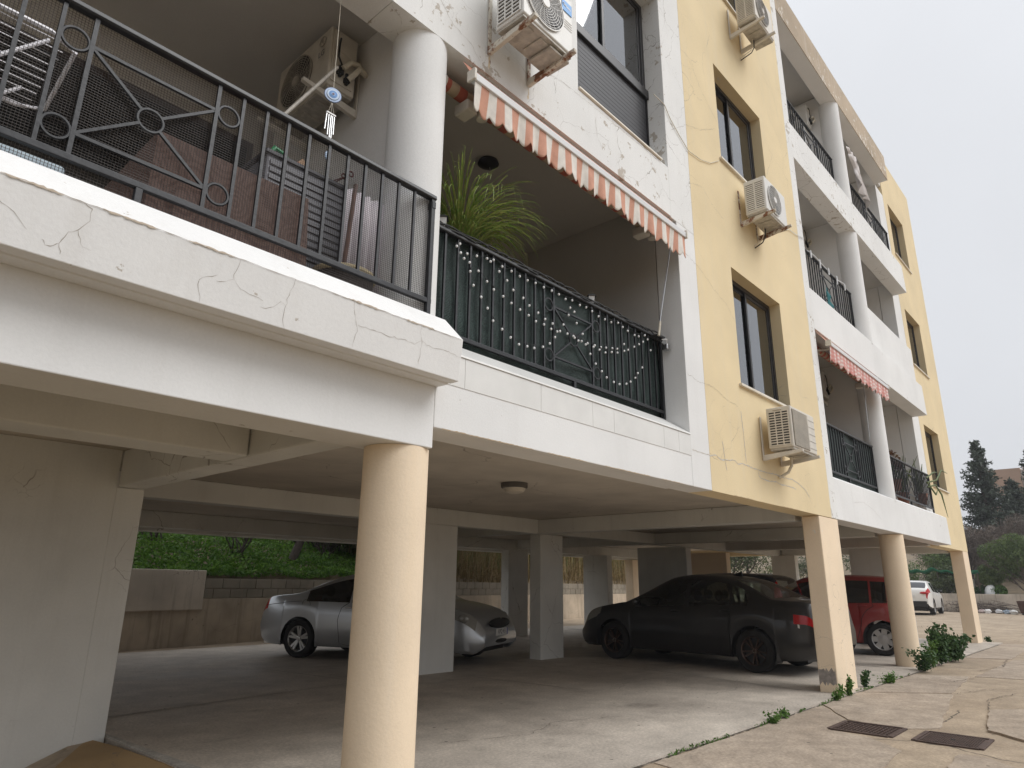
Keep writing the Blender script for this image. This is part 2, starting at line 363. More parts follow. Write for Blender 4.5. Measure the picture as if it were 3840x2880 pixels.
# loose-laid slabs of the outer pavement, each a few millimetres proud and a little uneven
slabs = [[(10.07, 3.06), (10.8, 2.15), (8.12, 1.78), (7.84, 2.01), (7.95, 2.56), (8.72, 3.06)],
         [(9.62, 1.6), (8.27, 1.41), (7.79, .85), (9.3, .6), (10.4, 1.0)],
         [(6.45, 1.40), (6.97, 1.41), (6.98, 1.21), (6.75, 1.0), (5.9, .7), (5.7, 1.2)],
         [(5.0, 3.05), (8.69, 3.06), (7.92, 2.57), (7.27, 2.55), (7.18, 2.14), (6.8, 1.79), (6.01, 1.75), (4.8, 2.3)],
         [(10.15, 3.04), (12.8, 3.04), (13.1, 2.35), (10.88, 2.18)],
         [(13.2, 2.3), (16.9, 2.25), (17.2, .9), (13.5, 1.0)],
         [(16.6, 3.02), (21.5, 3.2), (21.8, 2.4), (17.0, 2.3)]]
for i, pl in enumerate(slabs):
    t = [.009, .022, .016, .007, .008, .006, .006][i]; pts = []
    for a in range(len(pl)):                     # ragged edges
        p, q = Vector(pl[a]).to_3d(), Vector(pl[(a+1) % len(pl)]).to_3d(); k = max(2, int((q-p).length/.12))
        nrm = Vector((-(q-p).y, (q-p).x, 0)).normalized()
        for j in range(k):
            w = p.lerp(q, j/k) + nrm*(noise.noise((p.lerp(q, j/k))*3.1+Vector((i*7., 0, 0)))*.035 if j else 0); pts.append((w.x, w.y))
    o = MB().prism(pts, -1.40, -1.292+t, 'z').build('pavement_slab', 'slab', pf.parent if False else bpy.data.objects['pavement'])
# raised edge of the car park at the left, the painted kerb face and the sloping haunch below it
k = MB().prism([(2.40, 3.0), (2.545, 3.0), (2.50, 5.2), (2.43, 6.86), (2.40, 6.86)], FL-.02, FL+.012, 'z').build('kerb_stone', 'kerb', bevel=.006)
tag(k, 'pale concrete edging strip along the raised car park floor', 'kerb')
kf = MB().add([(2.28, 6.80, FL-.004), (2.35, 6.3, FL-.004), (2.41, 5.3, FL-.004), (2.45, 2.95, FL-.004), (1.75, 2.95, -2.0), (1.72, 5.0, -1.66), (1.9, 6.27, -1.345)], [(0, 1, 2, 3, 4, 5, 6)]).build('kerb_wall', 'ochre')
tag(kf, 'ochre painted slope below the edge of the car park', 'kerb wall')
structure(MB().add([(2.29, 6.80, FL-.002), (2.13, 6.76, -1.285), (1.86, 6.72, -1.39), (1.3, 6.72, -1.72), (1.0, 5.0, -2.1), (1.72, 5.0, -1.665), (1.9, 6.27, -1.348)], [(0, 1, 6), (1, 2, 6), (2, 3, 5, 6), (3, 4, 5)]).build('concrete_ramp', 'retain'), 'brownish concrete slope at the foot of the wall')

# ------------------------------------------------------------------ the building
M['brown_door'] = plain('brown_aluminium', (.045, .03, .026), .5)
B = thing('apartment_building', 'white and yellow apartment block standing on pillars over a car park', 'building', (10, 8, FL))
B.location = (0, 0, 0)
def part(name, mb, mat, bevel=.006, **kw): return mb.build(name, mat, B, bevel=bevel, **kw)
ST = 3.04                                    # storey height
XE, XL = 21.6, -3.5
# --- car park level
for z0, z1, nm in ((1.13, 1.45, 'floor_slab'), (4.17, 4.42, 'floor_slab'), (7.21, 7.46, 'floor_slab'), (10.27, 10.62, 'roof_slab')):
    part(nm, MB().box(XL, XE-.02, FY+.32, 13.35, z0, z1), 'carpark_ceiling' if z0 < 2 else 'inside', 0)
def beam(x0, x1, y0, y1, z0, z1, mat='carpark'): return part('beam', MB().box(x0, x1, y0, y1, z0, z1), mat, .012)
beam(XL, 2.14, 4.33, 4.65, .80, 1.128)
beam(2.15, 2.375, 3.508, 6.715, .80, 1.128)
beam(2.46, 9.59, 8.05, 8.30, .88, 1.128)
beam(9.60, 9.85, 3.48, 8.30, .88, 1.128)
beam(9.86, 17.3, 8.12, 8.36, .90, 1.128)
beam(13.72, 13.95, 3.58, 8.11, .90, 1.128); beam(17.31, 17.55, 3.48, 8.4, .90, 1.128)
beam(2.46, 21.5, 12.28, 12.52, .86, 1.128); beam(XL, 21.5, 13.05, 13.34, .84, 1.128)
beam(13.73, 13.96, 8.37, 12.27, .90, 1.128); beam(9.61, 9.84, 8.31, 12.27, .90, 1.128); beam(2.46, 2.70, 8.31, 12.27, .88, 1.128)
beam(17.57, 21.3, 8.13, 8.36, .90, 1.128); beam(20.95, 21.2, 3.8, 8.1, .90, 1.128)
def pillar(x0, x1, y0, y1, z1, mat='carpark'): return part('pillar', MB().box(x0, x1, y0, y1, FL-.3, z1), mat, .015)
pillar(6.9, 7.6, 8.047, 8.33, .88); pillar(9.83, 10.49, 8.2, 8.46, .898); pillar(13.43, 14.19, 12.27, 12.54, .86)
pillar(17.34, 17.6, 11.9, 12.78, .86); pillar(15.25, 15.5, 8.18, 9.54, .92); pillar(18.5, 18.75, 8.7, 10.1, .92, 'cream')
pillar(2.62, 3.2, 12.27, 12.53, .86); pillar(9.4, 10.0, 12.29, 12.55, .86); pillar(20.3, 20.9, 12.9, 13.2, .84, 'cream'); pillar(18.25, 18.5, 4.2, 5.4, .92)
pillar(20.9, 21.15, 7.7, 8.4, .92)
part('shear_wall', MB().box(XL, 2.14, 6.72, 6.95, -2.1, 1.128), 'carpark', 0); part('shear_wall', MB().box(2.14, 2.38, 6.717, 6.97, -1.6, .797), 'carpark', .008)
part('square_column', MB().box(9.59, 10.35, FY+.004, 3.385, FL-.3, .93), 'cream', .012)
part('square_column', MB().box(20.92, XE-.02, 3.454, 3.74, FL-.3, .938), 'cream', .012)
def col(x, y, r, z0, z1, mat): return part('round_column', MB().lathe([(r, z0), (r, z1)], (x, y, 0), 'z', 64), mat, 0, smooth=True)
col(2.617, 3.352, .2, -2.1, .798, 'cream'); col(13.85, 3.352, .198, FL-.3, .925, 'cream')
col(2.617, 3.354, .203, 1.45, 3.845, 'white')
for z0, z1 in ((1.50, 3.845), (4.5, 6.885), (7.55, 9.975)): col(13.72, 3.354, .2, z0, z1, 'white')
# --- bands and walls of the facade.  (y0,z) sections are extruded along x
def band(x0, x1, sec, mat, name='wall', bevel=.006): return part(name, MB().prism(sec, x0, x1, 'x'), mat, bevel)
band(XL, 2.735, [(FY, .80), (3.51, .80), (3.51, 1.449), (FY, 1.449)], 'white')
band(2.737, 6.098, [(FY, .935), (3.46, .935), (3.46, 1.449), (3.2, 1.449), (FY, 1.24)], 'white')
band(XL, 2.755, [(2.955, 1.197), (3.03, 1.197), (3.032, 1.206), (3.045, 1.206), (3.048, 1.197), (3.148, 1.197), (3.148, 1.652), (3.10, 1.644), (2.925, 1.464)], 'white_parapet', 'parapet', .012)
band(XL, 2.735, [(3.153, 1.45), (3.30, 1.45), (3.30, 1.645), (3.153, 1.645)], 'white', 'parapet')
# tiled sill of the second balcony: each tile is a piece
sill = part('tiled_sill', MB().prism([(FY+.012, 1.238), (3.46, 1.45), (3.46, 1.625), (3.41, 1.625), (FY+.012, 1.44)], 2.79, 6.098, 'x'), 'grout', 0)
fx = [2.78, 2.99, 3.78, 4.44, 4.75, 5.58, 5.86, 6.097]
for a, b_ in zip(fx[:-1], fx[1:]):
    MB().box(a+.0012, b_-.0012, FY-.004, FY+.011, 1.237, 1.446).build('tile', 'tile', sill, bevel=.002)
tx = [2.78, 3.20, 3.82, 4.35, 4.97, 5.52, 6.097]
for a, b_ in zip(tx[:-1], tx[1:]):
    MB().prism([(FY-.012, 1.448), (FY-.008, 1.462), (3.42, 1.646), (3.43, 1.632), (FY+.012, 1.447)], a+.001, b_-.001, 'x').build('tile', 'tile', sill, bevel=.002)
# pilaster and yellow bay with its three windows
part('pilaster', MB().box(6.10, 6.50, FY, 3.42, .935, 3.83), 'white'); part('pilaster', MB().box(5.987, 6.50, FY, 3.42, 3.83, 10.66), 'white_worn')
WZ = [(2.275, 3.785), (5.32, 6.825), (8.36, 9.86)]; WX = (7.44, 8.97)
ys = [.935] + [z for w in WZ for z in w] + [10.66]
part('yellow_wall', MB().box(6.502, WX[0], FY+.001, 3.42, .935, 10.66), 'yellow', 0); part('yellow_wall', MB().box(WX[1], 10.10, FY+.001, 3.42, .935, 10.66), 'yellow', 0)
for i in range(0, len(ys), 2): part('yellow_wall', MB().box(WX[0]+.0, WX[1], FY+.001, 3.42, ys[i], ys[i+1]), 'yellow', 0)
part('pilaster', MB().box(10.102, 10.36, FY, 3.42, .935, 10.66), 'white_worn')
# bands of the two-bay balcony front
BT = [(.935, 1.53, 17.93), (3.83, 4.53, 17.64), (6.88, 7.59, 17.62)]
for i, (z0, z1, xe) in enumerate(BT):
    band(10.362, xe, [(FY, z0), (3.45, z0), (3.45, z1+.13), (3.40, z1+.13), (FY+.012, z1)], ['white', 'white', 'white_worn'][i], 'balcony_front')
band(10.362, 17.57, [(FY+.012, 9.968), (3.45, 9.968), (3.45, 10.65), (FY+.012, 10.65)], 'white_clean', 'roof_beam')
band(10.362, 17.58, [(FY, 9.972), (FY+.011, 9.972), (FY+.011, 10.66), (FY, 10.66)], 'fascia', 'roof_fascia', 0)
band(2.2, 5.985, [(FY, 10.2), (3.45, 10.2), (3.45, 10.66), (FY, 10.66)], 'fascia', 'roof_fascia')
part('balcony_wall', MB().box(13.93, 18.02, 3.33, 3.44, 4.665, 5.56), 'white')
# end wall, set back
EZ = [(2.36, 3.86), (5.40, 6.90), (8.46, 9.95)]; EX = (18.72, 20.25)
part('end_wall', MB().box(18.3, EX[0], 3.452, 3.75, .94, 11.43), 'yellow', 0); part('end_wall', MB().box(EX[1], XE, 3.452, 3.75, .94, 11.43), 'yellow', 0)
ys = [.94] + [z for w in EZ for z in w] + [11.43]
for i in range(0, len(ys), 2): part('end_wall', MB().box(EX[0], EX[1], 3.452, 3.75, ys[i], ys[i+1]), 'yellow', 0)
part('end_wall_strip', MB().box(17.62, 18.298, 3.455, 3.75, 1.0, 10.0), 'white')
part('side_wall', MB().box(XE-.3, XE, 3.76, 13.35, .94, 11.43), 'yellow', 0); part('back_wall', MB().box(XL, XE-.31, 13.08, 13.36, 1.13, 10.7), 'white_clean', 0)
# upper wall over the second balcony with the wide shuttered window
part('upper_wall', MB().box(XL, 2.20, FY, 3.45, 3.845, 4.56), 'white', .006)
part('upper_wall', MB().box(2.202, 4.33, FY, 3.45, 3.845, 10.19), 'white_worn', 0); part('upper_wall', MB().prism([(FY, 3.845), (3.45, 3.845), (3.45, 4.56), (3.37, 4.56), (FY, 4.45)], 4.33, 5.985, 'x'), 'white_worn', 0)
part('upper_wall', MB().box(4.33, 5.985, FY, 3.45, 6.82, 10.19), 'white_worn', 0)
# rooms and balconies behind: back walls, cross walls
for i in range(3):
    z0, z1 = 1.45+ST*i, 4.168+ST*i
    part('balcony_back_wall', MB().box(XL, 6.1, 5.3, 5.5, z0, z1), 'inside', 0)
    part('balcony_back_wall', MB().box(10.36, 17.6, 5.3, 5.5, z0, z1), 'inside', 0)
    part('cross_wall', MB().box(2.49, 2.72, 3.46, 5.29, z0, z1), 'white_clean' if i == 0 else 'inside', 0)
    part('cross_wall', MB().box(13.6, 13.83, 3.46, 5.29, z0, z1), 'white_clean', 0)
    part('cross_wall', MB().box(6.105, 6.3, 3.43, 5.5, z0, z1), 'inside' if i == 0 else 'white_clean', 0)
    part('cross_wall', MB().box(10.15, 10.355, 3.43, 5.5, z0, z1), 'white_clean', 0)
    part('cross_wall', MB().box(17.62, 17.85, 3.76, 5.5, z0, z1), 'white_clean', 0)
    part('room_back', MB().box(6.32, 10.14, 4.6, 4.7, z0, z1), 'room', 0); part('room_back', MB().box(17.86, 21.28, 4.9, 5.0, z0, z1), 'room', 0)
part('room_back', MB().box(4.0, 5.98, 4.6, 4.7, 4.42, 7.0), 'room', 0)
# balcony doors in the back wall of the first balcony
for x0, x1 in ((-2.2, 2.3), (3.5, 5.3)):
    d = part('balcony_door', MB().box(x0, x1, 5.25, 5.297, 1.46, 3.75 if x0 < 0 else 3.6), 'brown_door' if x0 < 0 else 'alu_black', .004)
    for a in (x0+.06, (x0+x1)/2+.03): MB().box(a, a+(x1-x0)/2-.09, 5.235, 5.249, 1.54, 3.67 if x0 < 0 else 3.52).build('pane', 'carglass_dark', d)
# windows
def window(x0, x1, z0, z1, y, side_frac=.30, curtain=True, sill=True):
    """sliding window: outer frame, two sashes, panes, curtain, stone sill"""
    f = MB(); t = .055
    f.box(x0, x0+t, y, y+.07, z0, z1); f.box(x1-t, x1, y, y+.07, z0, z1); f.box(x0+t, x1-t, y, y+.07, z1-t, z1); f.box(x0+t, x1-t, y, y+.07, z0, z0+t)
    w = f.build('window', 'alu_black', B, bevel=.004)
    xm = x0+(x1-x0)*.5
    for (a, b_, yy) in ((x0+t, xm+.03, y+.036), (xm-.03, x1-t, y+.012)):
        g = MB(); q = .045
        g.box(a, a+q, yy, yy+.022, z0+t, z1-t); g.box(b_-q, b_, yy, yy+.022, z0+t, z1-t); g.box(a+q, b_-q, yy, yy+.022, z1-t-q, z1-t); g.box(a+q, b_-q, yy, yy+.022, z0+t, z0+t+q)
        g.build('sash', 'alu_black', w, bevel=.003)
        MB().box(a+q, b_-q, yy+.008, yy+.013, z0+t+q, z1-t-q).build('pane', 'glass', w)
    if curtain:
        c = MB(); n = 60; xs = np.linspace(x0+.05, x1-.04, n); vs = []
        for x in xs:
            o = .018*math.sin(x*42)+.01*math.sin(x*19+1)
            vs += [(x, y+.085+o*.6, z0+.02), (x, y+.085+o*.6, z1-.02)]
        c.add(vs, [(2*i, 2*i+2, 2*i+3, 2*i+1) for i in range(n-1)]); c.build('curtain', M['curtain'], w, True)
    if sill:
        MB().box(x0-.06, x1+.06, FY-.035 if y < 3.4 else 3.415, y+.02, z0-.032, z0+.0).build('sill', 'marble', w, bevel=.004)
    return w
M['curtain'] = plain('curtain', (.85, .87, .84), .9, var=.08, scale=3)
for z0, z1 in WZ: window(WX[0]+.002, WX[1]-.002, z0, z1-.002, 3.295)
for z0, z1 in EZ: window(EX[0]+.002, EX[1]-.002, z0, z1-.002, 3.60)
# wide window with roller shutter panel below
wp = window(4.335, 5.983, 5.56, 6.815, 3.375, sill=False)
MB().box(4.335, 5.983, 3.335, 3.46, 5.44, 5.558).build('transom', 'alu_black', wp, bevel=.008)
z = 4.515
while z < 5.43:
    MB().prism([(3.376, z), (3.373, z+.003), (3.372, z+.050), (3.376, z+.0525), (3.40, z+.0525), (3.40, z)], 4.36, 5.96, 'x').build('shutter_slat', 'shutter', wp); z += .0535
MB().box(4.335, 4.359, 3.36, 3.44, 4.50, 5.44).build('shutter_guide', 'alu_black', wp); MB().box(5.961, 5.983, 3.36, 3.44, 4.50, 5.44).build('shutter_guide', 'alu_black', wp)
MB().prism([(FY-.02, 4.462), (FY-.018, 4.485), (3.37, 4.52), (3.37, 4.50), (FY+.0, 4.458)], 4.34, 5.84, 'x').build('sill', 'marble', wp, bevel=.003)
# ------------------------------------------------------------------ railings
def ring(mb, x, y, z, r, t=.0085, w=1.0):
    return mb.tube([(x+r*math.cos(2*math.pi*i/28), y, z+r*math.sin(2*math.pi*i/28)) for i in range(28)], t, 6, True)
def railing(label, y, bars, motif, x0, x1, zb, zt, posts, cap=True, group='wrought iron balcony railings'):
    t = thing('balcony_railing', label, 'railing', ((x0+x1)/2, y, zb-.08), group=group); ox = (x0+x1)/2; oz = zb-.08
    def P(nm, mb, mat='iron', **kw):
        mb.v = [(a-ox, b-y, c-oz) for a, b, c in mb.v]; return mb.build(nm, mat, t, **kw)
    P('top_rail', MB().prism([(y-.026, zt-.012), (y-.022, zt+.012), (y, zt+.02), (y+.022, zt+.012), (y+.026, zt-.012), (y+.018, zt-.02), (y-.018, zt-.02)], x0, x1, 'x'), bevel=.003)
    P('bottom_rail', MB().box(x0, x1, y-.014, y+.014, zb-.016, zb+.016), bevel=.003)
    for k_, p in enumerate(posts): P('post' if k_ != 1 else 'foot', MB().box(p-.016, p+.016, y-.0165, y+.0165, zb-.10, zt-.018 if k_ != 1 else zb-.017), bevel=.003)
    for b_ in bars: P('bar', MB().box(b_-.0085, b_+.0085, y-.0085, y+.0085, zb+.017, zt-.021))
    if motif:
        cx, hw = motif; cz = zb+(zt-zb)*.465; hz = .228
        for s1 in (-1, 1):
            P('bar', MB().box(cx+s1*hw-.0095, cx+s1*hw+.0095, y-.0095, y+.0095, zb+.017, zt-.021))
            P('cross_bar', MB().box(cx-hw+.01, cx+hw-.01, y-.008, y+.008, cz+s1*hz-.008, cz+s1*hz+.008))
            for s2 in (-1, 1):
                P('ring', ring(MB(), cx+s1*(hw+.0645), y, cz+s2*hz, .0545), smooth=True)
                dx, dz = hw*s1, hz*s2; L = math.hypot(dx, dz); k = .058/L
                P('diagonal', MB().bar((cx+dx*k, y, cz+dz*k), (cx+dx*.975, y, cz+dz*.975), .014))
        P('ring', ring(MB(), cx, y, cz, .0575), smooth=True)
    return t, P
barsA = [-1.38+.13*i for i in range(14)] + [.449, 1.285, 1.419, 1.548, 1.68, 1.812, 1.943, 2.07, 2.198, 2.329, 2.46]
rA, PA = railing('black iron railing with fine wire mesh on the balcony nearest the camera', 3.12, barsA, (.864, .288), -2.4, 2.632, 1.735, 2.485, [-1.5, .868, 2.612])
PA('corner_bracket', MB().box(2.60, 2.63, 3.10, 3.15, 2.40, 2.45), bevel=.003)
wm = MB()
xs = np.arange(-1.6, 2.60, .0135)
for x in xs:
    y0 = 3.142+.004*math.sin(x*9); wm.tube([(x, y0, 1.63), (x+.004*math.sin(x*5), y0, 2.47)], .0012, 3)
for z in np.arange(1.64, 2.47, .0135): wm.tube([(x, 3.142+.004*math.sin(x*9)-.0008, z+.003*math.sin(x*4+z*3)) for x in np.linspace(-1.6, 2.6, 22)], .0012, 3)
o = PA('wire_mesh', wm, 'wire'); o['kind'] = 'stuff'
barsB = [2.88, 3.006, 3.136, 3.265, 3.389, 3.518, 3.644, 3.767, 3.902, 4.026, 4.146, 4.968, 5.09, 5.21, 5.334, 5.46, 5.583, 5.708, 5.832, 5.954]
rB, PB = railing('black iron railing lined with dark green shade cloth and hung with bulbs', 3.42, barsB, (4.557, .283), 2.84, 6.098, 1.712, 2.515, [2.86, 4.555, 6.08])
def cloth(x0, x1, y, z0, z1, amp=.006):
    mb = MB(); nx, nz_ = int((x1-x0)/.05), 18; vs = []
    for i in range(nx+1):
        for j in range(nz_+1):
            x = x0+(x1-x0)*i/nx; z = z0+(z1-z0)*j/nz_
            vs.append((x, y+amp*math.sin(x*13+math.sin(z*7)*2)+amp*noise.noise(Vector((x*3, 0, z*3)))*1.5, z+.012*math.sin(x*5.)*(j == nz_)))
    return mb.add(vs, [(i*(nz_+1)+j, (i+1)*(nz_+1)+j, (i+1)*(nz_+1)+j+1, i*(nz_+1)+j+1) for i in range(nx) for j in range(nz_)])
def solid(o, t=.003):
    s = o.modifiers.new('thick', 'SOLIDIFY'); s.thickness = t; return o
solid(PB('shade_cloth', cloth(2.80, 6.095, 3.452, 1.60, 2.545), 'green_net', smooth=True))
mb = MB()
for k in range(3): mb.tube([(x, 3.405+.016*math.sin(x*17+k*2), 2.535+.014*math.sin(x*9+k*2.1)+k*.006) for x in np.linspace(2.84, 6.09, 60)], .0075, 5)
PB('rolled_cloth_edge', mb, 'black_rubber', smooth=True)
def rbars(x0, x1, cx): return [x for x in np.arange(x0+.13, x1-.05, .1275) if abs(x-cx) > .30 and abs(abs(x-cx)-.41) > .055] + [cx-.412, cx+.412]
spec = [(0, 10.36, 13.52, 'first floor railing with dark green cloth beside the near round white column'), (0, 13.93, 17.93, 'first floor railing crowded with potted plants at the far bay'),
        (1, 10.36, 13.52, 'second floor railing hung with pegs and cords, left of its round column'), (2, 10.36, 13.52, 'top floor railing in front of a ladder, left of its round column'),
        (2, 13.93, 17.66, 'top floor railing under a draped white sheet at the far bay')]
rr = []
for k, x0, x1, lb in spec:
    zb, zt = 1.735+ST*k, 2.495+ST*k; cx = 12.17 if x0 < 13 else 16.1
    t, P = railing(lb, 3.38, rbars(x0, x1, cx), (cx, .283), x0+.005, x1, zb, zt, [x0+.03, (x0+x1)/2, x1-.02]); rr.append((t, P))
solid(rr[0][1]('shade_cloth', cloth(10.38, 13.5, 3.41, 1.62, 2.52), 'green_net', smooth=True))
# ------------------------------------------------------------------ air conditioners
def ac_unit(label, loc, rz, w, d, h, style, casing, zleg=.42, arm=.46, bx=(.03, .57), rusty=False, grille='grid', badge=None, valves=False, hose=True, wall=None):
    """local x along the front, y from front (0) to wall, z up from the base pan"""
    t = thing('air_conditioner', label, 'air conditioner', loc, rz, 'outdoor air conditioning units'); wall = wall if wall is not None else d+.09
    MB().box(0, w, 0, d, .012, h).build('casing', casing, t, bevel=.014, seg=3)
    MB().box(.012, w-.012, .012, d-.01, -.012, .0115).build('base_pan', 'ac_base', t, bevel=.004)
    for i in range(3): MB().box(.06+i*.2, .18+i*.2, .05, d-.05, -.022, -.0125).build('base_rib', 'ac_base', t, bevel=.004)
    if style == 'round':
        r = h*.41; cx, cz = w*.40, h*.5
        MB().lathe([(r, -.002), (r, .0)], (cx, -.001, cz), 'y', 40).build('fan_opening', 'ac_dark', t)
        g = MB()
        for i in range(1, 12): q = r*i/11.; g.tube([(cx+q*math.cos(2*math.pi*k/36), -.012-.008*(1-i/11), cz+q*math.sin(2*math.pi*k/36)) for k in range(36)], .0024 if i < 11 else .006, 4, True)
        for k in range(20): a = 2*math.pi*k/20; g.tube([(cx+.2*r*math.cos(a), -.016, cz+.2*r*math.sin(a)), (cx+.62*r*math.cos(a+.16), -.015, cz+.62*r*math.sin(a+.16)), (cx+r*math.cos(a+.32), -.011, cz+r*math.sin(a+.32))], .0018, 3)
        g.lathe([(r*.2, -.022), (r*.22, -.016)], (cx, 0, cz), 'y', 24)
        g.build('fan_grille', 'ac_white' if casing == 'ac_white' and badge != 'LG' else 'ac_base', t, True)
        fb = MB()
        for k in range(3):
            a = 2*math.pi*k/3+.4; p = [(cx+.18*r*math.cos(a), -.003, cz+.18*r*math.sin(a)), (cx+.9*r*math.cos(a+.1), -.003, cz+.9*r*math.sin(a+.1)), (cx+.92*r*math.cos(a+1.1), -.008, cz+.92*r*math.sin(a+1.1)), (cx+.2*r*math.cos(a+.9), -.008, cz+.2*r*math.sin(a+.9))]
            fb.add(p+[(x, y-.002, z) for x, y, z in p], [(0, 1, 2, 3), (7, 6, 5, 4), (0, 4, 5, 1), (1, 5, 6, 2), (2, 6, 7, 3), (3, 7, 4, 0)])
        fb.build('fan', 'shutter', t)
    else:
        MB().box(.035, w*.66, -.002, .0, .035, h-.035).build('fan_opening', 'ac_dark', t); n = 34
        for i in range(n):
            z = .04+(h-.08)*i/(n-1); MB().box(.03, w*.665, -.014, -.003, z-.0024, z+.0024).build('louvre', casing, t)
        for i in range(5): z = .07+(h-.1)*i/4.6; MB().box(w*.68, w-.01, -.003, .0, z, z+.006).build('panel_line', 'ac_base', t)
    # intake side
    if grille == 'grid':
        MB().box(-.003, .0, .03, d-.03, .05, h-.05).build('side_opening', 'ac_dark', t); g = MB()
        nz_ = 13; ny = 3
        for i in range(nz_+1): z = .045+(h-.10)*i/nz_; g.box(-.012, -.0035, .025, d-.025, z-.006, z+.006)
        for j in range(ny+1): y = .03+(d-.06)*j/ny; g.box(-.0125, -.0033, y-.006, y+.006, .04, h-.05)
        g.build('side_grille', casing, t); MB().box(-.02, -.0, d*.35, d*.7, h-.04, h-.022).build('grip', casing, t, bevel=.003)
    elif grille == 'slats':
        MB().box(-.003, .0, .03, d-.03, .05, h-.05).build('side_opening', 'ac_dark', t); g = MB()
        for i in range(15): z = .05+(h-.11)*i/14; g.box(-.012, -.0035, .025, d-.025, z-.008, z+.008)
        g.box(-.0125, -.0033, d*.47, d*.53, .04, h-.05); g.build('side_grille', casing, t)
    bm_ = 'rust' if rusty else casing
    for x in bx:
        b_ = MB().box(x-.018, x+.018, wall-.012, wall, -.115, zleg)
        b_.hexa([(x-.018, d-arm*.82, -.055), (x+.018, d-arm*.82, -.055), (x+.018, wall-.013, -.115), (x-.018, wall-.013, -.115), (x-.018, d-arm*.82, -.023), (x+.018, d-arm*.82, -.023), (x+.018, wall-.013, -.048), (x-.018, wall-.013, -.048)])
        b_.build('bracket', bm_, t, bevel=.003)
    if valves:
        MB().box(w+.001, w+.012, .02, d-.03, .05, h*.93).build('valve_cover', casing, t, bevel=.004)
        mb = MB(); mb.box(w+.012, w+.05, d*.25, d*.45, .12, .16); mb.box(w+.012, w+.05, d*.52, d*.7, .08, .12); mb.tube([(w+.03, d*.35, .10), (w+.03, d*.35, .2)], .014); mb.tube([(w+.03, d*.6, .06), (w+.03, d*.6, .16)], .014)
        mb.build('valve', 'black_rubber', t, bevel=.004)
        MB().tube([(w+.05, d*.4, .17), (w+.07, d*.6, .24), (w+.06, d*.85, .27), (w+.03, wall, .26)], .021, 10).build('pipe', 'pvc', t, True)
        MB().tube([(w+.05, d*.62, .10), (w+.09, d*.75, .15), (w+.08, d*.9, .22), (w+.05, wall, .23)], .021, 10).build('pipe', 'pvc', t, True)
        MB().tube([(w+.02, d*.3, .45), (w+.05, d*.2, .36), (w+.05, d*.2, .25), (w+.05, d*.35, .19)], .008, 6).build('cable', 'black_rubber', t, True)
        MB().box(w+.013, w+.018, d*.1, d*.9, h*.62, h*.9).build('paper_wrap', 'ac_beige', t, bevel=.002)
    if hose:
        MB().tube([(w*.62, d*.75, -.02), (w*.66, d*.8, -.12), (w*.64, d*.95, -.2), (w*.6, wall, -.26)], .017 if style != 'round' else .008, 8).build('drain_pipe', 'pvc' if style != 'round' else 'black_rubber', t, True)
        if style == 'round': MB().tube([(w*.55, d*.75, -.02), (w*.6, d*.8, -.10), (w*.6, d*.95, -.18), (w*.57, wall, -.24)], .006, 6).build('cable', 'pvc', t, True)
    return t
a1 = ac_unit('louvred air conditioner with grid side under the first floor window of the yellow wall', (7.84, 2.762, 1.54), 0, .77, .29, .50, 'slats', 'ac_beige')
a2 = ac_unit('round fan air conditioner under the second floor window of the yellow wall', (7.86, 2.785, 4.63), 0, .70, .28, .50, 'round', 'ac_white', grille='slats', bx=(.02, .54), rusty=True)
a3 = ac_unit('round fan air conditioner highest up on the yellow wall', (8.05, 2.72, 7.80), 0, .66, .28, .52, 'round', 'ac_beige', grille='slats', bx=(.06, .44), wall=.425)
a4 = ac_unit('white air conditioner with blue badge and rusty brackets over the striped awning', (3.085, 2.735, 4.135), 0, .62, .29, .56, 'round', 'ac_white', rusty=True, bx=(.05, .53), wall=.41, zleg=.55, hose=False)
MB().box(.47, .60, -.006, -.002, .39, .50).build('badge', 'badge_blue', a4, bevel=.004)
text('badge_lettering', 'Midea', .036, (.538, -.0075, .447), (R(90), 0, 0), 'ink_white', a4)
mb = MB(); ring(mb, .488, -.008, .456, .011, .0016); mb.build('badge_ring', 'ink_white', a4)
for i in range(4): MB().box(.50, .60, -.004, -.002, .235+i*.024, .238+i*.024).build('panel_line', 'ac_base', a4)
MB().box(.36, .61, .03, .27, -.05, -.023).build('drip_tray', 'ac_base', a4, bevel=.02)
# unit in the first balcony, hung on the cross wall, front towards the open side
a5 = ac_unit('dusty old air conditioner with taped pipes inside the near balcony', (2.185, 4.665, 3.57), R(-90), .77, .24, .54, 'round', 'ac_beige', valves=True, hose=False, grille='', wall=.30, bx=(.06, .72), arm=.5)
text('lettering', 'LG', .075, (.655, -.006, .335), (R(90), 0, 0), 'ink_grey', a5, .95)
mb = MB(); ring(mb, .66, -.006, .445, .042, .004); ring(mb, .645, -.006, .458, .007, .003); mb.tube([(.66, -.006, .467), (.66, -.006, .427), (.674, -.006, .427)], .0032, 4); mb.build('round_emblem', 'ac_base', a5)
for i, (z, y, lb) in enumerate(((3.50, 4.75, 'air conditioner in shade behind the first floor awning of the right bays'), (6.66, 4.80, 'air conditioner on the cross wall of the second floor right balcony'), (9.45, 4.42, 'air conditioner on the cross wall of the top floor right balcony'))):
    ac_unit(lb, (13.28, y, z), R(-90), .75, .24, .52, 'round', 'ac_white', valves=True, hose=False, grille='', wall=.315, bx=(.08, .68))
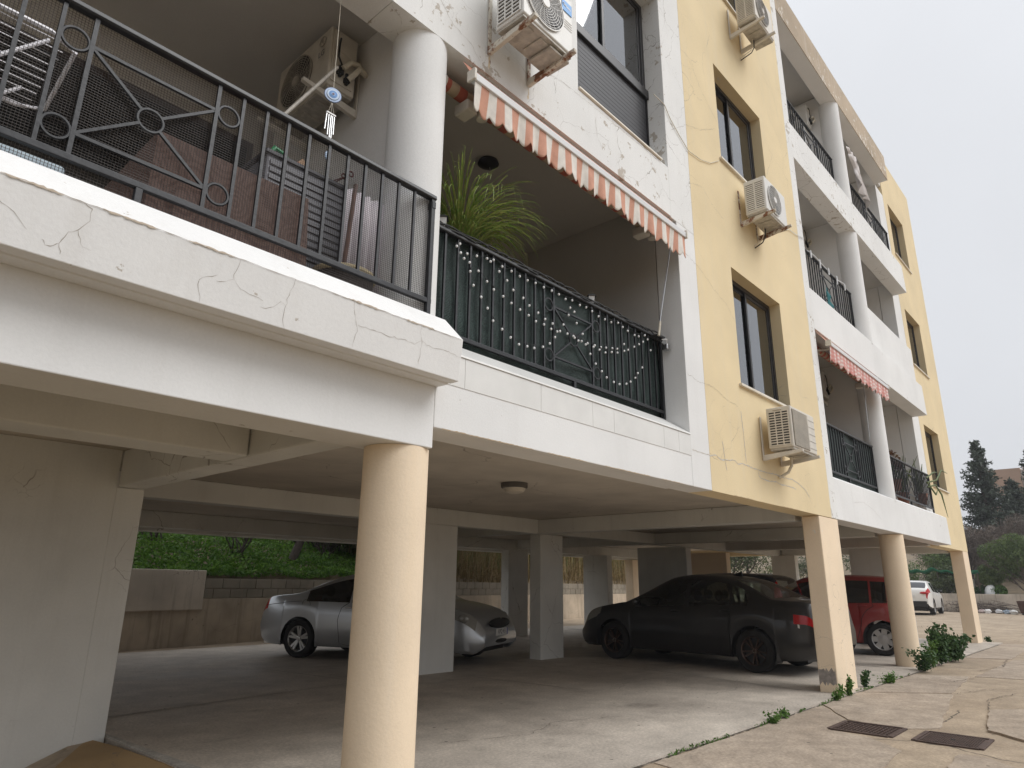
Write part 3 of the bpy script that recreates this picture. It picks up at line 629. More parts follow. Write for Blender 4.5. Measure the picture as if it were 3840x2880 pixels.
# ------------------------------------------------------------------ awnings
def awning(label, x0, x1, y, z, drop, matv, matbounce, matroll, teeth, xr):
    t = thing('awning', label, 'awning', ((x0+x1)/2, y, z)); ox, oy, oz = (x0+x1)/2, y, z
    def P(nm, mb, mat, **kw): mb.v = [(a-ox, b-oy, c-oz) for a, b, c in mb.v]; o = mb.build(nm, mat, t, **kw); return o
    P('front_bar', MB().prism([(y-.03, z-.035), (y-.035, z+.02), (y-.01, z+.04), (y+.03, z+.035), (y+.03, z-.035)], x0, x1, 'x'), 'awning_bar', bevel=.004)
    for xe in (x0, x1): P('end_cap', MB().box(xe-.012, xe+.012, y-.045, y+.04, z-.045, z+.05), 'ac_beige', bevel=.006)
    mb = MB(); n = int((x1-x0)/.012); rows = 10; vs = []
    for i in range(n+1):
        x = x0+.02+(x1-x0-.03)*i/n; sc = abs(math.sin((x-x0)*math.pi/teeth)); L = drop*(.80+.2*sc)
        for j in range(rows+1):
            q = j/rows; vs.append((x+.012*q*math.sin(x*8), y-.012+.022*q*math.sin(x*23+math.sin(x*7)*1.5)+.012*q, z-.03-L*q))
    mb.add(vs, [(i*(rows+1)+j, (i+1)*(rows+1)+j, (i+1)*(rows+1)+j+1, i*(rows+1)+j+1) for i in range(n) for j in range(rows)])
    o = P('valance', mb, matv, smooth=True); solid(o, .002); o.data.name = 'valance'
    o.location = (0, 0, 0)
    solid(P('bounce_strip', MB().add([(x0+.02, y+.02, z+.037), (x1-.02, y+.02, z+.037), (x1-.02, 3.175, 3.815), (x0+.02, 3.175, 3.815)], [(0, 1, 2, 3)]), matbounce), .002)  # strip coloured salmon for canvas light bounced onto the beam underside
    P('roller', MB().tube([(xr, 3.36, 3.71), (x1-.05, 3.36, 3.71)], .055, 20), matroll, smooth=True)
    P('roller_cap', MB().tube([(xr-.06, 3.36, 3.71), (xr, 3.36, 3.71)], .06, 20), 'ac_beige', smooth=True)
    for xa in (xr+.25, x1-.35):
        P('arm', MB().tube([(xa, 3.34, 3.60), (xa+.05, 3.15, 3.575), (xa-.02, y+.03, z-.01)], .018, 8), 'ac_beige', smooth=True)
        P('shoulder', MB().box(xa-.06, xa+.06, 3.28, 3.44, 3.55, 3.65), 'ac_beige', bevel=.02, seg=3)
        P('elbow', MB().lathe([(.045, -.03), (.045, .03)], (xa+.12, 3.30, 3.58), 'z', 20), 'ac_beige', bevel=.006)
    return t
def obj_tex(mat_name, ox):   # stripes are laid in the object's own coordinates
    pass
aw1 = awning('salmon and cream striped awning folded over the bulb-hung balcony', 2.87, 6.05, 3.05, 3.60, .255, 'awning', 'awning_bounce', 'awning_roll', .107, 2.86)
aw2 = awning('faded pink checked awning over the first floor right balcony', 10.42, 13.62, 3.0, 3.57, .25, 'awning2', 'awning_bounce', 'awning_roll', .12, 10.44)
ck = thing('awning_crank', 'thin grey awning crank hanging at the right end of the striped awning', 'crank', (5.95, 3.25, 2.45))
MB().tube([(0.07, -.05, 1.05), (-.11, .02, .16)], .006, 6).build('rod', 'steel', ck, True); MB().tube([(-.11, .02, .16), (-.135, .03, .0)], .013, 8).build('handle', 'pvc', ck, True)
ck2 = tag(MB().tube([(13.05, 3.25, 3.5), (13.08, 3.28, 2.52)], .007, 6).build('awning_crank', 'steel', None, True), 'thin crank rod hanging in front of the first floor round column', 'crank')
# ------------------------------------------------------------------ string of bulbs on the second railing
BULBS = [(3.09, 2.41), (3.12, 2.44), (3.13, 2.37), (3.2, 2.39), (3.17, 2.34), (3.3, 2.41), (3.23, 2.33), (3.41, 2.43), (3.45, 2.42), (3.49, 2.45), (3.59, 2.43), (3.55, 2.37), (3.7, 2.43), (3.8, 2.42), (3.9, 2.42), (4.0, 2.43), (4.11, 2.43), (4.21, 2.43), (4.31, 2.43), (4.41, 2.42), (4.51, 2.44), (4.62, 2.43), (4.72, 2.44), (4.81, 2.43), (4.91, 2.41), (5.01, 2.41), (5.11, 2.41), (5.23, 2.44), (5.31, 2.42), (5.41, 2.41), (5.53, 2.4), (5.61, 2.41), (5.72, 2.45), (5.77, 2.42), (5.68, 2.37), (5.6, 2.32), (5.51, 2.27), (5.4, 2.21), (5.33, 2.18), (5.21, 2.17), (5.12, 2.15), (5.02, 2.13), (4.93, 2.11), (4.83, 2.1), (4.72, 2.09), (4.64, 2.09), (4.53, 2.09), (4.51, 2.1), (4.43, 2.1), (4.32, 2.09), (4.29, 2.08), (4.21, 2.08), (4.11, 2.09), (4.01, 2.09), (3.91, 2.11), (3.81, 2.13), (3.7, 2.15), (3.61, 2.18), (3.5, 2.2), (3.42, 2.24), (3.32, 2.29), (3.24, 2.26), (3.28, 2.16), (3.36, 2.09), (3.43, 2.02), (3.5, 1.94), (3.6, 1.9), (3.7, 1.86), (3.8, 1.83), (3.9, 1.84), (3.99, 1.85), (4.1, 1.89), (4.18, 1.94), (4.26, 2.02), (4.38, 2.17), (4.45, 2.28), (4.48, 2.36), (4.54, 2.34), (4.57, 2.24), (4.65, 2.16), (4.76, 2.0), (4.85, 1.93), (4.94, 1.88), (5.02, 1.84), (5.13, 1.82), (5.22, 1.82), (5.34, 1.85), (5.42, 1.89), (5.51, 1.95), (5.56, 2.01), (5.65, 2.09), (5.83, 2.32), (5.33, 2.25), (5.21, 2.13), (5.11, 2.11), (5.01, 2.08), (4.91, 2.08), (4.81, 2.08), (4.69, 2.07), (4.59, 2.08), (4.22, 2.13), (4.12, 2.14), (4.03, 2.17), (3.92, 2.2), (3.84, 2.24), (3.72, 2.27), (3.65, 2.33)]
sg = thing('string_lights', 'string of small clear bulbs looped over the green cloth railing', 'string lights', (4.5, 3.39, 2.1))
M['bulb'] = plain('frosted_bulb', (.80, .80, .80), .15)
bme = MB().ell((0, 0, 0), (.0105, .0105, .0115), 10, 7).mesh('bulb'); bme.materials.append(M['bulb']); bme.polygons.foreach_set('use_smooth', [True]*len(bme.polygons))
sme = MB().lathe([(.006, .010), (.005, .030)], (0, 0, 0), 'z', 8).mesh('socket'); sme.materials.append(M['black_rubber'])
for x, z in BULBS:
    o = link('bulb', bme, sg); o.location = (x-4.5, random.uniform(-.006, .004), z-2.1); o.rotation_euler = (random.uniform(-.3, .3), random.uniform(-.4, .4), 0)
    s_ = link('socket', sme, o)
mb = MB()
runs = [BULBS[5:34], BULBS[33:62], BULBS[61:79], BULBS[79:92], BULBS[92:99], BULBS[100:107]]
for rn in runs:
    pts = []
    for (xa, za), (xb, zb) in zip(rn[:-1], rn[1:]):
        if math.hypot(xb-xa, zb-za) > .3: continue
        pts += [(xa-4.5, .004, za-2.1+.03), ((xa+xb)/2-4.5, .002, (za+zb)/2-2.1+.024)]
    if len(pts) > 1: mb.tube(pts, .0016, 4)
mb.build('wire', 'black_rubber', sg)
# ------------------------------------------------------------------ small things on the balconies
def lantern(label, x, y, z):
    t = thing('solar_lantern', label, 'lantern', (x, y, z))
    MB().lathe([(.03, 0), (.03, .012)], (0, 0, 0), 'z', 4).build('base', 'black_rubber', t)
    MB().lathe([(.026, .012), (.042, .085)], (0, 0, 0), 'z', 4).build('glass', M['bulb'], t)
    MB().lathe([(.06, .085), (.02, .115)], (0, 0, 0), 'z', 4).build('cap', 'black_rubber', t); return t
lantern('small square lantern at the column end of the green cloth railing', 2.98, 3.43, 2.52); lantern('small square lantern on the middle of the green cloth railing', 4.86, 3.43, 2.515)
fl = thing('flood_light', 'small dark solar spotlight clipped on the right end of the green cloth railing', 'spotlight', (5.94, 3.36, 2.42))
MB().box(-.08, .06, -.05, .05, .05, .075).build('solar_panel', 'black_rubber', fl, bevel=.004); MB().box(.06, .13, -.07, .0, -.06, .0).build('lamp_head', 'steel', fl, bevel=.01); MB().tube([(0, 0, .05), (.03, -.02, .0), (.09, -.03, -.02)], .008).build('arm', 'black_rubber', fl)
MB().tube([(.02, -.03, .04), (.07, -.06, .05), (.1, -.04, -.02)], .006).build('cable', 'ink_white', fl)
# trailing grass plant
pl = thing('potted_grass_plant', 'long bladed green plant arching over the green cloth railing', 'plant', (3.34, 3.64, 1.46))
MB().lathe([(.10, 0), (.14, .28), (.15, .30), (.14, .30)], (0, 0, .62), 'z', 24).build('pot', plain('terracotta', (.25, .1, .06), .8), pl, True); MB().box(-.14, .14, -.14, .14, 0, .62).build('stand', 'room', pl)
M['blade'] = foliage('grass_blades', (.12, .23, .045), (.21, .32, .06), (.38, .36, .13), 5., .35)
vs, fs = [], []
for i in range(520):
    a = random.uniform(0, 6.283); L = random.uniform(.55, 1.25); w = random.uniform(.0045, .0095); t0, t1 = random.uniform(.0, .4), random.uniform(1.9, 3.1)
    dx, dy = math.cos(a), math.sin(a); n_ = 12; base = len(vs); r_, z = random.uniform(0, .06), .90; tw = random.uniform(-.25, .25)
    for j in range(n_+1):
        q = j/n_; th = t0+(t1-t0)*q**1.6; ww = w*(1-q)**.5
        x, y = dx*r_-dy*tw*q*q*.3, dy*r_*.8+dx*tw*q*q*.3; y = max(y, -.175+.012*math.sin(i)) if z < 1.09 else max(y, -.50)
        vs += [(x-dy*ww, y+dx*ww, z), (x+dy*ww, y-dx*ww, z+.0015)]
        r_ += L/n_*math.sin(th); z += L/n_*math.cos(th)
    fs += [(base+2*j, base+2*j+1, base+2*j+3, base+2*j+2) for j in range(n_)]
me = bpy.data.meshes.new('blades'); me.from_pydata(vs, [], fs); me.materials.append(M['blade']); o = link('leaves', me, pl); o['kind'] = 'stuff'
cf = thing('ceiling_lamp', 'dark flush ceiling lamp over the potted grass plant', 'lamp', (4.3, 4.28, 4.168)); MB().lathe([(.10, 0), (.11, -.03), (.06, -.055), (.01, -.06)], (0, 0, 0), 'z', 28).build('shade', 'alu_black', cf, True); MB().tube([(.02, 0, -.05), (.03, .0, -.10)], .004).build('pull', 'steel', cf)
bl = thing('bulkhead_lamp', 'round bulkhead lamp on the car park ceiling', 'lamp', (5.88, 5.3, 1.128)); MB().lathe([(.155, 0), (.155, -.05), (.14, -.06)], (0, 0, 0), 'z', 32).build('rim', plain('lamp_rim', (.10, .09, .08), .6), bl, True); MB().lathe([(.138, -.05), (.11, -.10), (.05, -.12), (.005, -.123)], (0, 0, 0), 'z', 32).build('diffuser', plain('dusty_diffuser', (.55, .5, .42), .5), bl, True)
bl2 = copy_tree(bl); bl2.location = (18.2, 7.2, 1.128); bl2['label'] = 'round bulkhead lamp on the car park ceiling beyond the square pillar'
# first balcony: table, rack, cabinet, chime ...
tb = thing('balcony_table', 'table under a dark brown patterned cloth on the near balcony', 'table', (1.4, 3.75, 1.46))
for x in (-.36, .36):
    for y in (-.34, .34): MB().box(x-.03, x+.03, y-.03, y+.03, 0, .70).build('leg', 'room', tb)
MB().box(-.42, .42, -.40, .40, .70, .73).build('tabletop', 'room', tb)
mb = MB(); nn = 120; rows = 14; vs = []
def outline(t_):
    t_ = t_*4; s_, q = int(t_) % 4, t_-int(t_); a, b_ = .43, .42
    return [(-a+2*a*q, -b_), (a, -b_+2*b_*q), (a-2*a*q, b_), (-a, b_-2*b_*q)][s_]
for j in range(rows+1):
    q = j/rows
    for i in range(nn):
        x, y = outline(i/nn); k = 1+.10*q*(.4+.6*math.sin(i*.55+math.sin(i*.21)*2)**2)
        fl_ = .05*q*math.sin(i*.8)
        vs.append((x*k+fl_*.4, max(y*k, -.46)+fl_*.3, .738-(.60+.06*math.sin(i*.2))*q))
mb.add(vs, [(j*nn+i, j*nn+(i+1) % nn, (j+1)*nn+(i+1) % nn, (j+1)*nn+i) for j in range(rows) for i in range(nn)]+[tuple(range(nn))])
tc = mb.build('tablecloth', 'tablecloth', None, True); tc.location = tb.location; solid(tc, .002); tag(tc, 'dark brown tablecloth with looped leaf pattern draped over the balcony table', 'tablecloth')
dr = thing('drying_rack', 'white folding clothes rack behind the mesh of the near balcony railing', 'drying rack', (.1, 3.75, 1.46))
M['rackwhite'] = plain('white_coated_wire', (.75, .73, .76), .4)
cr = [(-.75, -.22, 1.13), (.38, -.22, 1.13), (.50, -.16, 1.12), (.50, .30, 1.02), (.38, .34, 1.0), (-.75, .34, 1.0)]
MB().tube(cr, .011, 8).build('frame', M['rackwhite'], dr, True)
for i in range(10): q = i/9; MB().tube([(-.75, -.18+.50*q, 1.125-.12*q), (.46-.03*q, -.18+.50*q, 1.125-.12*q)], .0032, 5).build('wire', M['rackwhite'], dr)
for y0 in (-.2, .30): MB().tube([(.38, y0, 1.09), (-.55, y0*.8, .0)], .010, 8).build('leg', M['rackwhite'], dr, True); MB().tube([(-.55, y0, 1.09), (.38, y0*.8, .0)], .010, 8).build('leg', M['rackwhite'], dr, True)
bx_ = tag(MB().box(-.1, .62, 3.32, 3.60, 1.46, 1.80).build('storage_box', plain('pale_blue_plastic', (.62, .74, .82), .35), None, bevel=.02, seg=3), 'pale blue plastic box on the near balcony floor', 'box')
cb = thing('balcony_cabinet', 'grey louvred plastic cabinet behind the near balcony railing', 'cabinet', (2.05, 3.95, 1.46))
MB().box(-.30, .34, -.18, .28, 0, 1.22).build('carcass', plain('grey_plastic', (.17, .17, .19), .5), cb, bevel=.008)
MB().box(-.32, .36, -.20, .30, 1.22, 1.25).build('top', plain('dark_grey_plastic', (.05, .05, .06), .5), cb, bevel=.006)
for i in range(22): MB().box(-.28, .32, -.192, -.181, .06+i*.052, .06+i*.052+.034).build('louvre', plain('grey_louvre', (.15, .15, .165), .5) if i == 0 else bpy.data.materials['grey_louvre'], cb, bevel=.003)
fs_ = thing('miniature_house', 'little wooden house ornament on top of the grey cabinet', 'ornament', (2.03, 3.85, 2.712)); MB().prism([(-.04, 0), (.04, 0), (.04, .05), (0, .10), (-.04, .05)], -.025, .025, 'y').build('house', plain('light_wood', (.45, .29, .18), .7), fs_, bevel=.004); MB().box(-.09, .09, -.04, .04, -.012, .0).build('base', 'ink_white', fs_)
gd = thing('green_ornament', 'shiny green leaf ornament on top of the grey cabinet', 'ornament', (1.86, 3.83, 2.712)); MB().tube([(-.08, 0, .0), (-.04, 0, .07), (.03, 0, .06), (.10, 0, .01)], [.012, .02, .018, .004], 8).build('body', plain('green_glass', (.02, .28, .10), .2), gd, True); MB().ell((.13, .0, .025), (.03, .025, .025)).build('red_bud', plain('red_bud', (.35, .05, .03), .6), gd, True)
for i, (ya, yb, za) in enumerate(((4.15, 3.93, 3.37), (4.15, 3.84, 3.32))):
    t = thing('wall_hook_rod', ['upper thin red rod with hooked end beside the near balcony column', 'lower thin red rod with hooked end beside the near balcony column'][i], 'hook', (2.3, 4.0, 3.0)); t.location = (0, 0, 0)
    MB().tube([(2.30, ya, za-.52), (2.41, yb, za-.48+.03*i)], .005, 6).build('rod', plain('dark_red_paint', (.14, .03, .03), .5), t); mb = MB(); ring(mb, 2.425, yb, za-.46+.03*i, .02, .006); mb.build('hook', bpy.data.materials['dark_red_paint'], t)
wc = thing('wind_chime', 'wind chime with blue eye disc and silver tubes by the near railing', 'wind chime', (1.92, 3.33, 2.50))
mb = MB().tube([(0, 0, .55), (-.012, 0, 1.32)], .0018, 4)
for s_ in (-.022, 0, .022): mb.tube([(0, 0, .44), (s_, 0, .355)], .001, 3)
mb.build('string', 'pvc', wc)
DR = Euler((R(90), 0, R(-20)))
for i, (r_, cl_) in enumerate(((.056, (.05, .07, .15)), (.052, (.50, .62, .82)), (.040, (.05, .07, .15)), (.038, (.60, .72, .88)), (.026, (.16, .33, .66)), (.014, (.30, .48, .75)), (.007, (.22, .16, .22)))):
    o = MB().lathe([(r_, 0), (r_, .003)], (0, 0, i*.0022), 'z', 32).build('disc', plain('disc_%d' % i, cl_, .35), wc); o.location = (0, 0, .495); o.rotation_euler = DR
MB().box(-.034, .034, -.008, .008, .345, .358).build('cross_bar', 'ink_white', wc, bevel=.003)
for i, (s_, L) in enumerate(((-.03, .12), (-.015, .15), (.0, .19), (.012, .21), (.025, .13))): MB().tube([(s_, 0, .343), (s_+(-.005 if i == 0 else .002), 0, .343-L)], .0045, 8).build('chime_tube', 'steel', wc, True)
MB().ell((0, 0, .05), (.014, .006, .03)).build('fish_charm', plain('charm_blue', (.45, .58, .78), .4), wc, True); MB().tube([(0, 0, .34), (0, 0, .08)], .001, 3).build('charm_string', 'pvc', wc)
dp = tag(MB().tube([(2.10, 3.62, 3.50), (1.72, 3.62, 2.84)], .012, 10).build('clothes_pole', 'ac_base', None, True), 'thin grey pole slanting beside the old air conditioner', 'pole')
pk = tag(MB().hexa([(2.545, 3.17, 1.62), (2.60, 3.17, 1.62), (2.60, 3.20, 1.62), (2.545, 3.20, 1.62), (2.53, 3.17, 2.44), (2.59, 3.17, 2.46), (2.59, 3.20, 2.46), (2.53, 3.20, 2.44)]).build('wooden_plank', plain('brown_wood', (.105, .04, .022), .6, var=.4, scale=12, bmp=.2), None, bevel=.004), 'reddish brown wooden plank strapped to the end post of the near railing', 'plank')
bs = tag(MB().tube([(2.08, 3.32, 1.47), (2.14, 3.32, 2.44)], .014, 8).build('wooden_broomstick', bpy.data.materials['brown_wood'], None, True), 'brown wooden broomstick standing behind the near railing', 'broomstick')
bk = thing('woven_basket', 'dark woven basket with pale rim behind the near railing', 'basket', (2.17, 3.42, 1.46)); MB().lathe([(.15, 0), (.19, .36), (.18, .36), (.14, .02)], (0, 0, 0), 'z', 28, False).build('body', plain('dark_weave', (.05, .04, .035), .8, bmp=.6, var=.4, scale=60), bk, True); MB().tube([(.19*math.cos(a), .19*math.sin(a), .37) for a in np.linspace(0, 6.283, 29)[:-1]], .017, 8, True).build('rim', plain('pale_rim', (.58, .48, .3), .7), bk, True)
sh = MB(); vs = []; n = 40
for i in range(n+1):
    x = 2.12+.36*i/n
    for j in range(2): vs.append((x, 3.40+.02*math.sin(i*.9), 1.50+.95*j))
sh.add(vs, [(2*i, 2*i+2, 2*i+3, 2*i+1) for i in range(n)]); so_ = sh.build('hanging_cloth', plain('grey_cloth', (.52, .48, .50), .9), None, True); solid(so_, .003); tag(so_, 'pale grey cloth hanging behind the near railing by the column', 'cloth')
# right balconies: laundry, ladder, plants, pegs
ld = thing('step_ladder', 'white step ladder on the top floor balcony left of its column', 'ladder', (13.35, 3.75, 7.47))
for x in (-.2, .2): MB().bar((x, 0, 0), (x, -.02, 1.95), .035).build('rail', 'awning_bar', ld)
for i in range(7): MB().box(-.18, .18, -.025, .02, .25+i*.26, .275+i*.26).build('rung', 'awning_bar', ld)
vs = []; n = 26; rows = 30; mb = MB()
for j in range(rows+1):
    q = j/rows
    for i in range(n+1):
        p = i/n-.5; wd = .62-.30*math.exp(-((q-.45)/.16)**2)-.2*math.exp(-((q-.13)/.05)**2)+.18*max(0, q-.6)
        vs.append((14.88+.42*q+p*wd, 3.29-.045*math.sin(p*17+q*3)*(.4+q)-.04*q, 9.45-.98*q-.22*p*q+.05*math.sin(p*11)*(q > .85)))
mb.add(vs, [(j*(n+1)+i, j*(n+1)+i+1, (j+1)*(n+1)+i+1, (j+1)*(n+1)+i) for j in range(rows) for i in range(n)])
ls = mb.build('white_sheet', plain('white_cotton', (.70, .66, .64), .95), None, True); solid(ls, .004); tag(ls, 'crumpled white sheet hanging from the top floor balcony by the column', 'sheet')
db = tag(MB().ell((14.55, 3.5, 8.75), (.16, .06, .22)).build('blue_towel', plain('navy_cloth', (.02, .02, .10), .9), None, True), 'dark blue towel behind the white sheet on the top floor', 'towel')
pg = thing('peg_line', 'white cord and pegs looped along the second floor railing', 'cord', (12, 3.36, 5.55)); MB().tube([(x, .02*math.sin(x*5), .02*math.sin(x*7)) for x in np.linspace(-1.6, 1.5, 30)], .008, 5).build('cord', 'awning_bar', pg)
for i in range(6): MB().box(-1.2+i*.45, -1.165+i*.45, -.03, -.01, -.14+.03*(i % 2), .03).build('peg', 'awning_bar', pg, bevel=.003)
tl = MB(); n = 12; tl.add([(11.95+.02*math.sin(i), 3.36, 5.15-.38*i/n) for i in range(n+1)]+[(12.02+.26*(i/n), 3.355+.02*math.sin(i*1.3), 5.12-.40*i/n) for i in range(n+1)], [(i, i+1, n+2+i, n+1+i) for i in range(n)])
solid(tag(tl.build('teal_towel', plain('teal_cloth', (.02, .13, .14), .9), None, True), 'small teal towel on the second floor railing', 'towel'), .004)
# ------------------------------------------------------------------ cars
def paint(name, col, rough=.25, metal=.0, dust=.0, coat=.6):
    mt, n, b = newmat(name); v = coords(n); f = noise_(n, v, 5, 4)
    b.inputs['Roughness'].default_value = rough; b.inputs['Metallic'].default_value = metal; b.inputs['Coat Weight'].default_value = coat; b.inputs['Coat Roughness'].default_value = .06+dust*.4
    n.links.new(mixc(n, ramp(n, f, .35, .7, dust*.5, dust), col, (.30, .27, .23)), b.inputs['Base Color']); return mt
M['silver'] = paint('silver_paint', (.50, .52, .54), .32, .65)
M['blackcar'] = paint('dusty_black_paint', (.008, .008, .010), .35, .0, .035, .6)
M['redcar'] = paint('dark_red_paint_car', (.26, .018, .018), .3, .1, .05)
M['whitecar'] = paint('white_paint', (.78, .77, .74), .3)
M['navycar'] = paint('dark_navy_paint', (.008, .012, .025), .3)
M['greycar'] = M['silver']
M['tyre'] = plain('tyre_rubber', (.016, .015, .015), .85, var=.2)
M['trim'] = plain('black_trim', (.012, .012, .012), .5)
M['lamp_clear'] = plain('headlamp_glass', (.34, .34, .32), .08, .3)
M['lamp_red'] = plain('tail_lamp_red', (.42, .012, .015), .12)
M['lamp_white'] = plain('tail_lamp_white', (.62, .60, .58), .15)
M['alloy'] = plain('alloy', (.46, .45, .43), .35, .8); M['bronze'] = plain('bronze_alloy', (.10, .065, .05), .4, .7); M['hubcap'] = plain('hubcap', (.42, .41, .40), .45, .3)
M['seat'] = plain('seat_cloth', (.02, .02, .022), .9)
M['plate'] = plain('number_plate', (.72, .72, .70), .4)
def interp(tab, x):
    xs = [p[0] for p in tab]; ys = [p[1] for p in tab]
    # monotone smooth (catmull on sparse points reads as styling lines)
    i = int(np.clip(np.searchsorted(xs, x)-1, 0, len(xs)-2)); t = (x-xs[i])/(xs[i+1]-xs[i]); t = min(max(t, 0), 1)
    m0 = (ys[i+1]-ys[max(i-1, 0)])/(xs[i+1]-xs[max(i-1, 0)]); m1 = (ys[min(i+2, len(xs)-1)]-ys[i])/(xs[min(i+2, len(xs)-1)]-xs[i]); h = xs[i+1]-xs[i]
    d = (ys[i+1]-ys[i])/h
    if abs(d) < 1e-6 or m0*d < 0: m0 = 0
    if abs(d) < 1e-6 or m1*d < 0: m1 = 0
    m0 = np.sign(m0)*min(abs(m0), 3*abs(d)) if d else 0; m1 = np.sign(m1)*min(abs(m1), 3*abs(d)) if d else 0
    return ys[i]*(2*t**3-3*t**2+1)+h*m0*(t**3-2*t**2+t)+ys[i+1]*(-2*t**3+3*t**2)+h*m1*(t**3-t**2)
def wheel(parent, x, y, side, r, w, style, rimmat):
    """side = +1 outer face towards +y"""
    wt = bpy.data.objects.new('wheel', None); C.objects.link(wt); wt.parent = parent; wt.location = (x, y, r); wt.empty_display_size = .1
    prof = [(r*.66, -w*.48), (r*.80, -w*.52), (r*.94, -w*.5), (r, -w*.40), (r*1.003, 0), (r, w*.40), (r*.94, w*.5), (r*.80, w*.52), (r*.66, w*.48)]
    MB().lathe(prof, (0, 0, 0), 'y', 40, False).build('tyre', 'tyre', wt, True)
    ro = r*.665; f = w*.42*side
    mb = MB(); mb.lathe([(ro, w*.49*side), (ro*.94, w*.44*side), (ro*.92, w*.1*side)], (0, 0, 0), 'y', 40, False); mb.build('rim', rimmat, wt, True)
    MB().lathe([(ro*.95, -.01), (ro*.95, .0)], (0, w*.12*side, 0), 'y', 32).build('brake_backing', 'trim', wt)
    def spoke(a, wid0, wid1, y0=0.8):
        mb = MB(); ca, sa = math.cos(a), math.sin(a)
        def q(rr, t_, yy): return (rr*ca-t_*sa, yy, rr*sa+t_*ca)
        r0, r1 = ro*.16, ro*.955
        return mb.hexa([q(r0, -wid0, f*.55), q(r1, -wid1, f*.55), q(r1, wid1, f*.55), q(r0, wid0, f*.55), q(r0, -wid0, f*y0), q(r1, -wid1, f*1.0), q(r1, wid1, f*1.0), q(r0, wid0, f*y0)])
    if style == 'split5':
        for k in range(5):
            for e in (-.17, .17): spoke(2*math.pi*k/5+.3+e, .018, .020).build('spoke', rimmat, wt)
    elif style == 'ten':
        for k in range(10): spoke(2*math.pi*k/10+(.11 if k % 2 else -.11), .010, .009).build('spoke', rimmat, wt)
    elif style == 'hubcap':
        MB().lathe([(ro*.45, f*.9), (ro*.1, f*1.02), (.001, f*1.02)], (0, 0, 0), 'y', 32, False).build('hubcap', rimmat, wt, True)
        for k in range(7): spoke(2*math.pi*k/7, .045, .052).build('spoke', rimmat, wt)
    else:
        for k in range(6): spoke(2*math.pi*k/6, .028, .022).build('spoke', rimmat, wt)
    MB().lathe([(ro*.2, f*.5), (ro*.2, f*.9), (ro*.15, f*.98), (.001, f*.98)], (0, 0, 0), 'y', 20, False).build('hub', rimmat, wt, True)
    for k in range(5): a = 2*math.pi*k/5; MB().lathe([(.007, f*.9), (.007, f*1.0)], (ro*.135*math.cos(a), 0, ro*.135*math.sin(a)), 'y', 6).build('wheel_nut', 'chrome', wt)
    return wt
